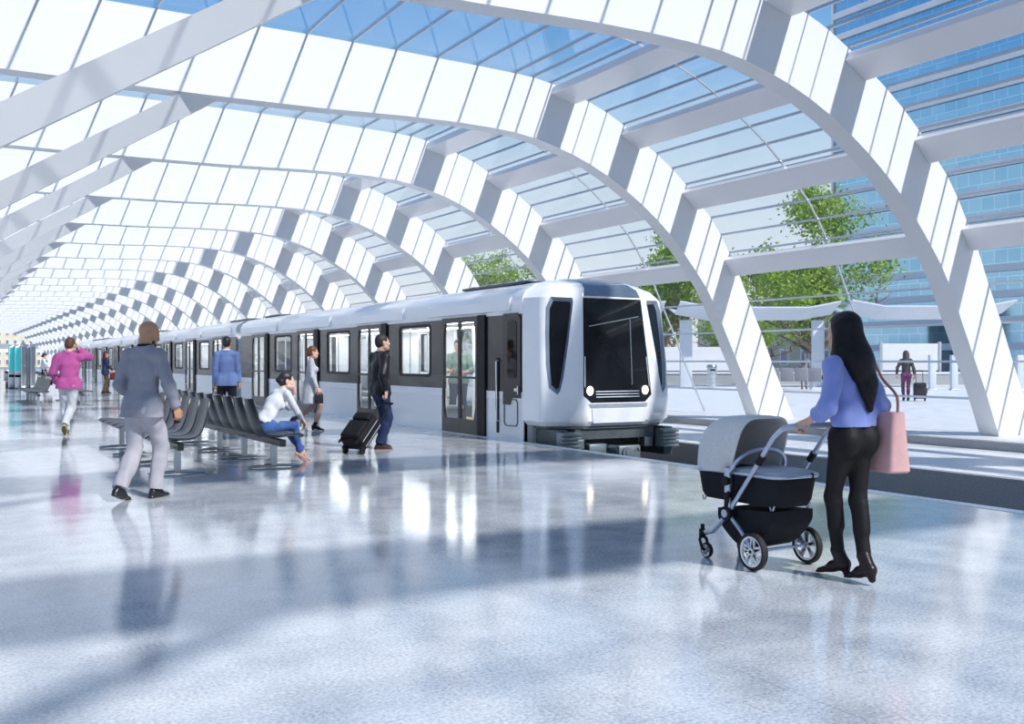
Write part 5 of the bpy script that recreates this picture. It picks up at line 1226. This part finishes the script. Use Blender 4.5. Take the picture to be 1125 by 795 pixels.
q = at_depth(818, 92); q.z = GZ; tree(q, 8.2, 5.0, 'low broad tree in the distance, between the bus shelter posts', 21, 9000, .2)
# ---- office tower
def office():
    b = empty('office_building', (118, 0, GZ), 0, 'tall office building with blue glass and white floor bands on the right', 'building')
    m = bpy.data.materials.new('curtain_wall'); t, N, L = nt(m); out = N.new('ShaderNodeOutputMaterial'); p = N.new('ShaderNodeBsdfPrincipled'); L.new(p.outputs[0], out.inputs[0])
    tc = N.new('ShaderNodeTexCoord'); mp = N.new('ShaderNodeMapping'); mp.inputs['Rotation'].default_value = (0, -PI/2, 0); sp = N.new('ShaderNodeSeparateXYZ'); cb_ = N.new('ShaderNodeCombineXYZ'); L.new(tc.outputs['Object'], sp.inputs[0]); L.new(sp.outputs[1], cb_.inputs[0]); L.new(sp.outputs[2], cb_.inputs[1])
    br = N.new('ShaderNodeTexBrick'); br.inputs['Scale'].default_value = 1; br.inputs['Brick Width'].default_value = 3.1; br.inputs['Row Height'].default_value = 1.75; br.inputs['Mortar Size'].default_value = .045; br.offset = .27; br.squash = .6; br.squash_frequency = 2
    br.inputs['Color1'].default_value = (.32, .57, .75, 1); br.inputs['Color2'].default_value = (.38, .64, .80, 1); br.inputs['Mortar'].default_value = (.62, .80, .92, 1); L.new(cb_.outputs[0], br.inputs[0])
    L.new(br.outputs['Color'], p.inputs['Base Color']); p.inputs['Roughness'].default_value = .08; p.inputs['Metallic'].default_value = .85
    Y0, Y1_, Hh = -60.0, 108.0, 84.0
    MB().box((0, Y0, 0), (40, Y1_, Hh)).build('glass_facade', m, b, 0)
    bm_ = mat('spandrel_white', (.90, .91, .92), .5, var=.03, vscale=.3)
    fh = 3.35
    for k in range(1, int(Hh/fh)+1): MB().box((-.35, Y0-.1, k*fh-.46), (.2, Y1_+.15, k*fh+.46)).build('floor_band', bm_, b, 0)
    MB().box((-.3, Y1_-.1, 0), (40.1, Y1_+.3, Hh+.6)).build('corner_wall', bm_, b, 0)
    for k in range(3): MB().box((-.5, 40+k*6.5, 0.2), (.1, 44+k*6.5, 3.0)).build('entrance_window', M['blackglass'], b, 0)
    return b
office()
# ---- bus shelters along the street
M['canopy'] = mat('canopy_white', (.58, .63, .70), .35, var=.03, vscale=.5)
def shelter(x, d, label, L_=8.0):
    o = at_depth(x, d); s = empty('bus_shelter', tuple(o), SRZ, label, 'bus shelter', 'white bus shelters outside')
    # local x along the street, y away from the hall
    rg = []
    for t in (-L_/2, -L_/2+1.6, L_/2-1.6, L_/2):
        e = abs(t) > L_/2-1; z = 3.72 if e else 3.42
        rg.append([(t, -1.9, z+.55), (t, -.3, z), (t, 1.7, z+.35), (t, 1.7, z+.42), (t, -.3, z+.09), (t, -1.9, z+.62)])
    MB().loft(rg).build('roof', M['canopy'], s, 0)
    for u in (-3.4, 3.4):
        MB().rbox((u, 0, 1.72), (.62, .30, 3.46), .06).build('column', M['canopy'], s, 30)
    return s
shelter(826, 51.6, 'white bus shelter outside, straight behind the second arch leg')
shelter(1010, 50.5, 'white bus shelter outside, to the right of the woman in blue')
shelter(640, 51.6, 'white bus shelter outside, just right of the train front')
# ---- panels, bollards, bin, wall, kerb
M['panel'] = mat('panel_white', (.72, .73, .76), .5, var=.02)
def street_panel(x, d, w_, label, z0=.78, z1=2.15):
    o = at_depth(x, d); s = empty('hoarding_panel', tuple(o), SRZ, label, 'panel', 'white panels along the street')
    MB().box((-w_/2, -.05, z0), (w_/2, .05, z1)).build('board', M['panel'], s, 0); MB().box((-w_/2, -.04, z0-.10), (w_/2, .04, z0-.03)).build('lower_rail', M['train_grey'], s, 0)
    for u in (-w_/2, w_/2): MB().box((u-.07, -.09, 0), (u+.07, .09, z1+.1)).build('post', M['alu'], s, 0)
street_panel(735, 58, 1.9, 'white panel outside, close to the right edge of the train'); street_panel(786, 58, 2.9, 'white panel outside with the litter bin in front of it'); street_panel(1000, 58, 3.4, 'white panel outside behind the woman in purple trousers', .8, 2.35)
def bollard(x, d, label, w_=.30, h=1.62):
    o = at_depth(x, d); s = empty('street_post', tuple(o), SRZ, label, 'post', 'square white posts outside')
    MB().rbox((0, 0, h/2), (w_, w_*.8, h), .03).build('shaft', M['canopy'], s, 30); MB().rbox((0, 0, .03), (w_*1.25, w_, .06), .01).build('base', M['alu'], s, 0)
bollard(1024, 46, 'square white post just right of the woman in purple trousers'); bollard(1048, 46, 'square white post, second right of the woman in purple trousers'); bollard(1120, 46, 'square white post at the far right edge beyond the near arch')
o = at_depth(782, 50.2); lb2 = empty('litter_bin', tuple(o), SRZ, 'grey cylindrical litter bin outside, by the second arch leg', 'bin')
MB().tube([(0, 0, .04), (0, 0, 1.0)], .24, 28).build('body', M['alu'], lb2, 40); MB().tube([(0, 0, 1.0), (0, 0, 1.10), (0, 0, 1.16)], [.25, .25, .20], 28).build('lid', M['steel'], lb2, 40); MB().box((-.12, -.252, .84), (.12, -.22, .94)).build('opening', M['black'], lb2, 0)
for j in range(3): MB().tube([(.241*math.cos(a), .241*math.sin(a), .25+.2*j) for a in [2*PI*k/24 for k in range(24)]], .012, 6, closed=True).build('band', M['steel'], lb2)
lw = MB(); a_ = at_depth(640, 56.2); lw.box((0, 0, 0), (34, .35, .62)); o = lw.build('low_street_wall', M['granite'], None, 0); o.location = a_; o.rotation_euler.z = SRZ; tag(o, kind='structure')
ck = MB(); ck.box((0, -.05, .62), (34, .40, .72)); c_ = ck.build('coping', M['panel'], o, 0); c_['kind'] = 'structure'
# outdoor bench with four upholstered backs
ob = empty('outdoor_bench', (GB.x-.22, GB.y-.22, 0), -PI/4, 'grey four-seat outdoor bench seen from behind, with a woman standing beyond it', 'bench')
for k in range(4):
    y = .62*(k-1.5)-.35
    MB().rbox((y, -.02, .72), (.58, .06, .62), .03).build('backrest', mat('bench_back_grey', (.20, .205, .23), .6, var=.05) if k == 0 else bpy.data.materials['bench_back_grey'], ob, 30)
    MB().rbox((y, .24, .43), (.58, .46, .07), .02).build('seat', bpy.data.materials['bench_back_grey'], ob, 30)
for u in (-1.1, .4): MB().rbox((u, .2, .20), (.10, .40, .40), .01).build('leg', M['steel'], ob, 0)
# ---- city beyond the far end of the hall and behind the trees
M['stone'] = mat('pale_stone', (.66, .60, .46), .8, var=.06, vscale=.5); M['slate'] = mat('slate_roof', (.25, .27, .31), .6, var=.1)
def house(loc, rz, w_, d_, h, nx, nz, label, roof=2.6):
    b = empty('stone_building', loc, rz, label, 'building')
    MB().box((-w_/2, 0, 0), (w_/2, d_, h)).build('wall', M['stone'], b, 0)
    pts = []
    for t in range(9):
        u = t/8; pts.append((-w_/2*1.02 + w_*1.04*u, h + roof*math.sin(PI*u)**.8))
    MB().prism(pts, -.3, d_+.3).build('roof', M['slate'], b, 30)
    for i in range(nx):
        for k in range(nz):
            x = -w_/2 + w_*(i+.5)/nx; z = h*(k+.5)/nz
            w0 = MB().box((x-w_/nx*.22, -.12, z-h/nz*.28), (x+w_/nx*.22, .05, z+h/nz*.30)).build('window', M['train_low'], b, 0)
            MB().box((x-w_/nx*.16, -.15, z-h/nz*.22), (x+w_/nx*.16, -.11, z+h/nz*.24)).build('pane', M['surround'], w0, 0)
house((26, 262, GZ), 0, 30, 14, 9.2, 18, 4, 'pale stone building with a curved slate roof beyond the far end of the hall', 4.6)
o = at_depth(850, 130); o.z = GZ; house(tuple(o), SRZ, 16, 10, 7.5, 6, 2, 'pale stone house in the distance behind the low tree', 2.2)
br = empty('footbridge', (20, 232, GZ), 0, 'grey footbridge crossing beyond the far end of the hall', 'bridge')
MB().box((-24, -1.2, 3.2), (24, 1.2, 4.0)).build('deck', M['panel'], br, 0); MB().box((-24, -1.25, 4.0), (24, -1.15, 5.0)).build('parapet', M['alu'], br, 0)
for x in (-14, 0, 14): MB().box((x-.5, -.6, 0), (x+.5, .6, 3.2)).build('pier', M['panel'], br, 0)
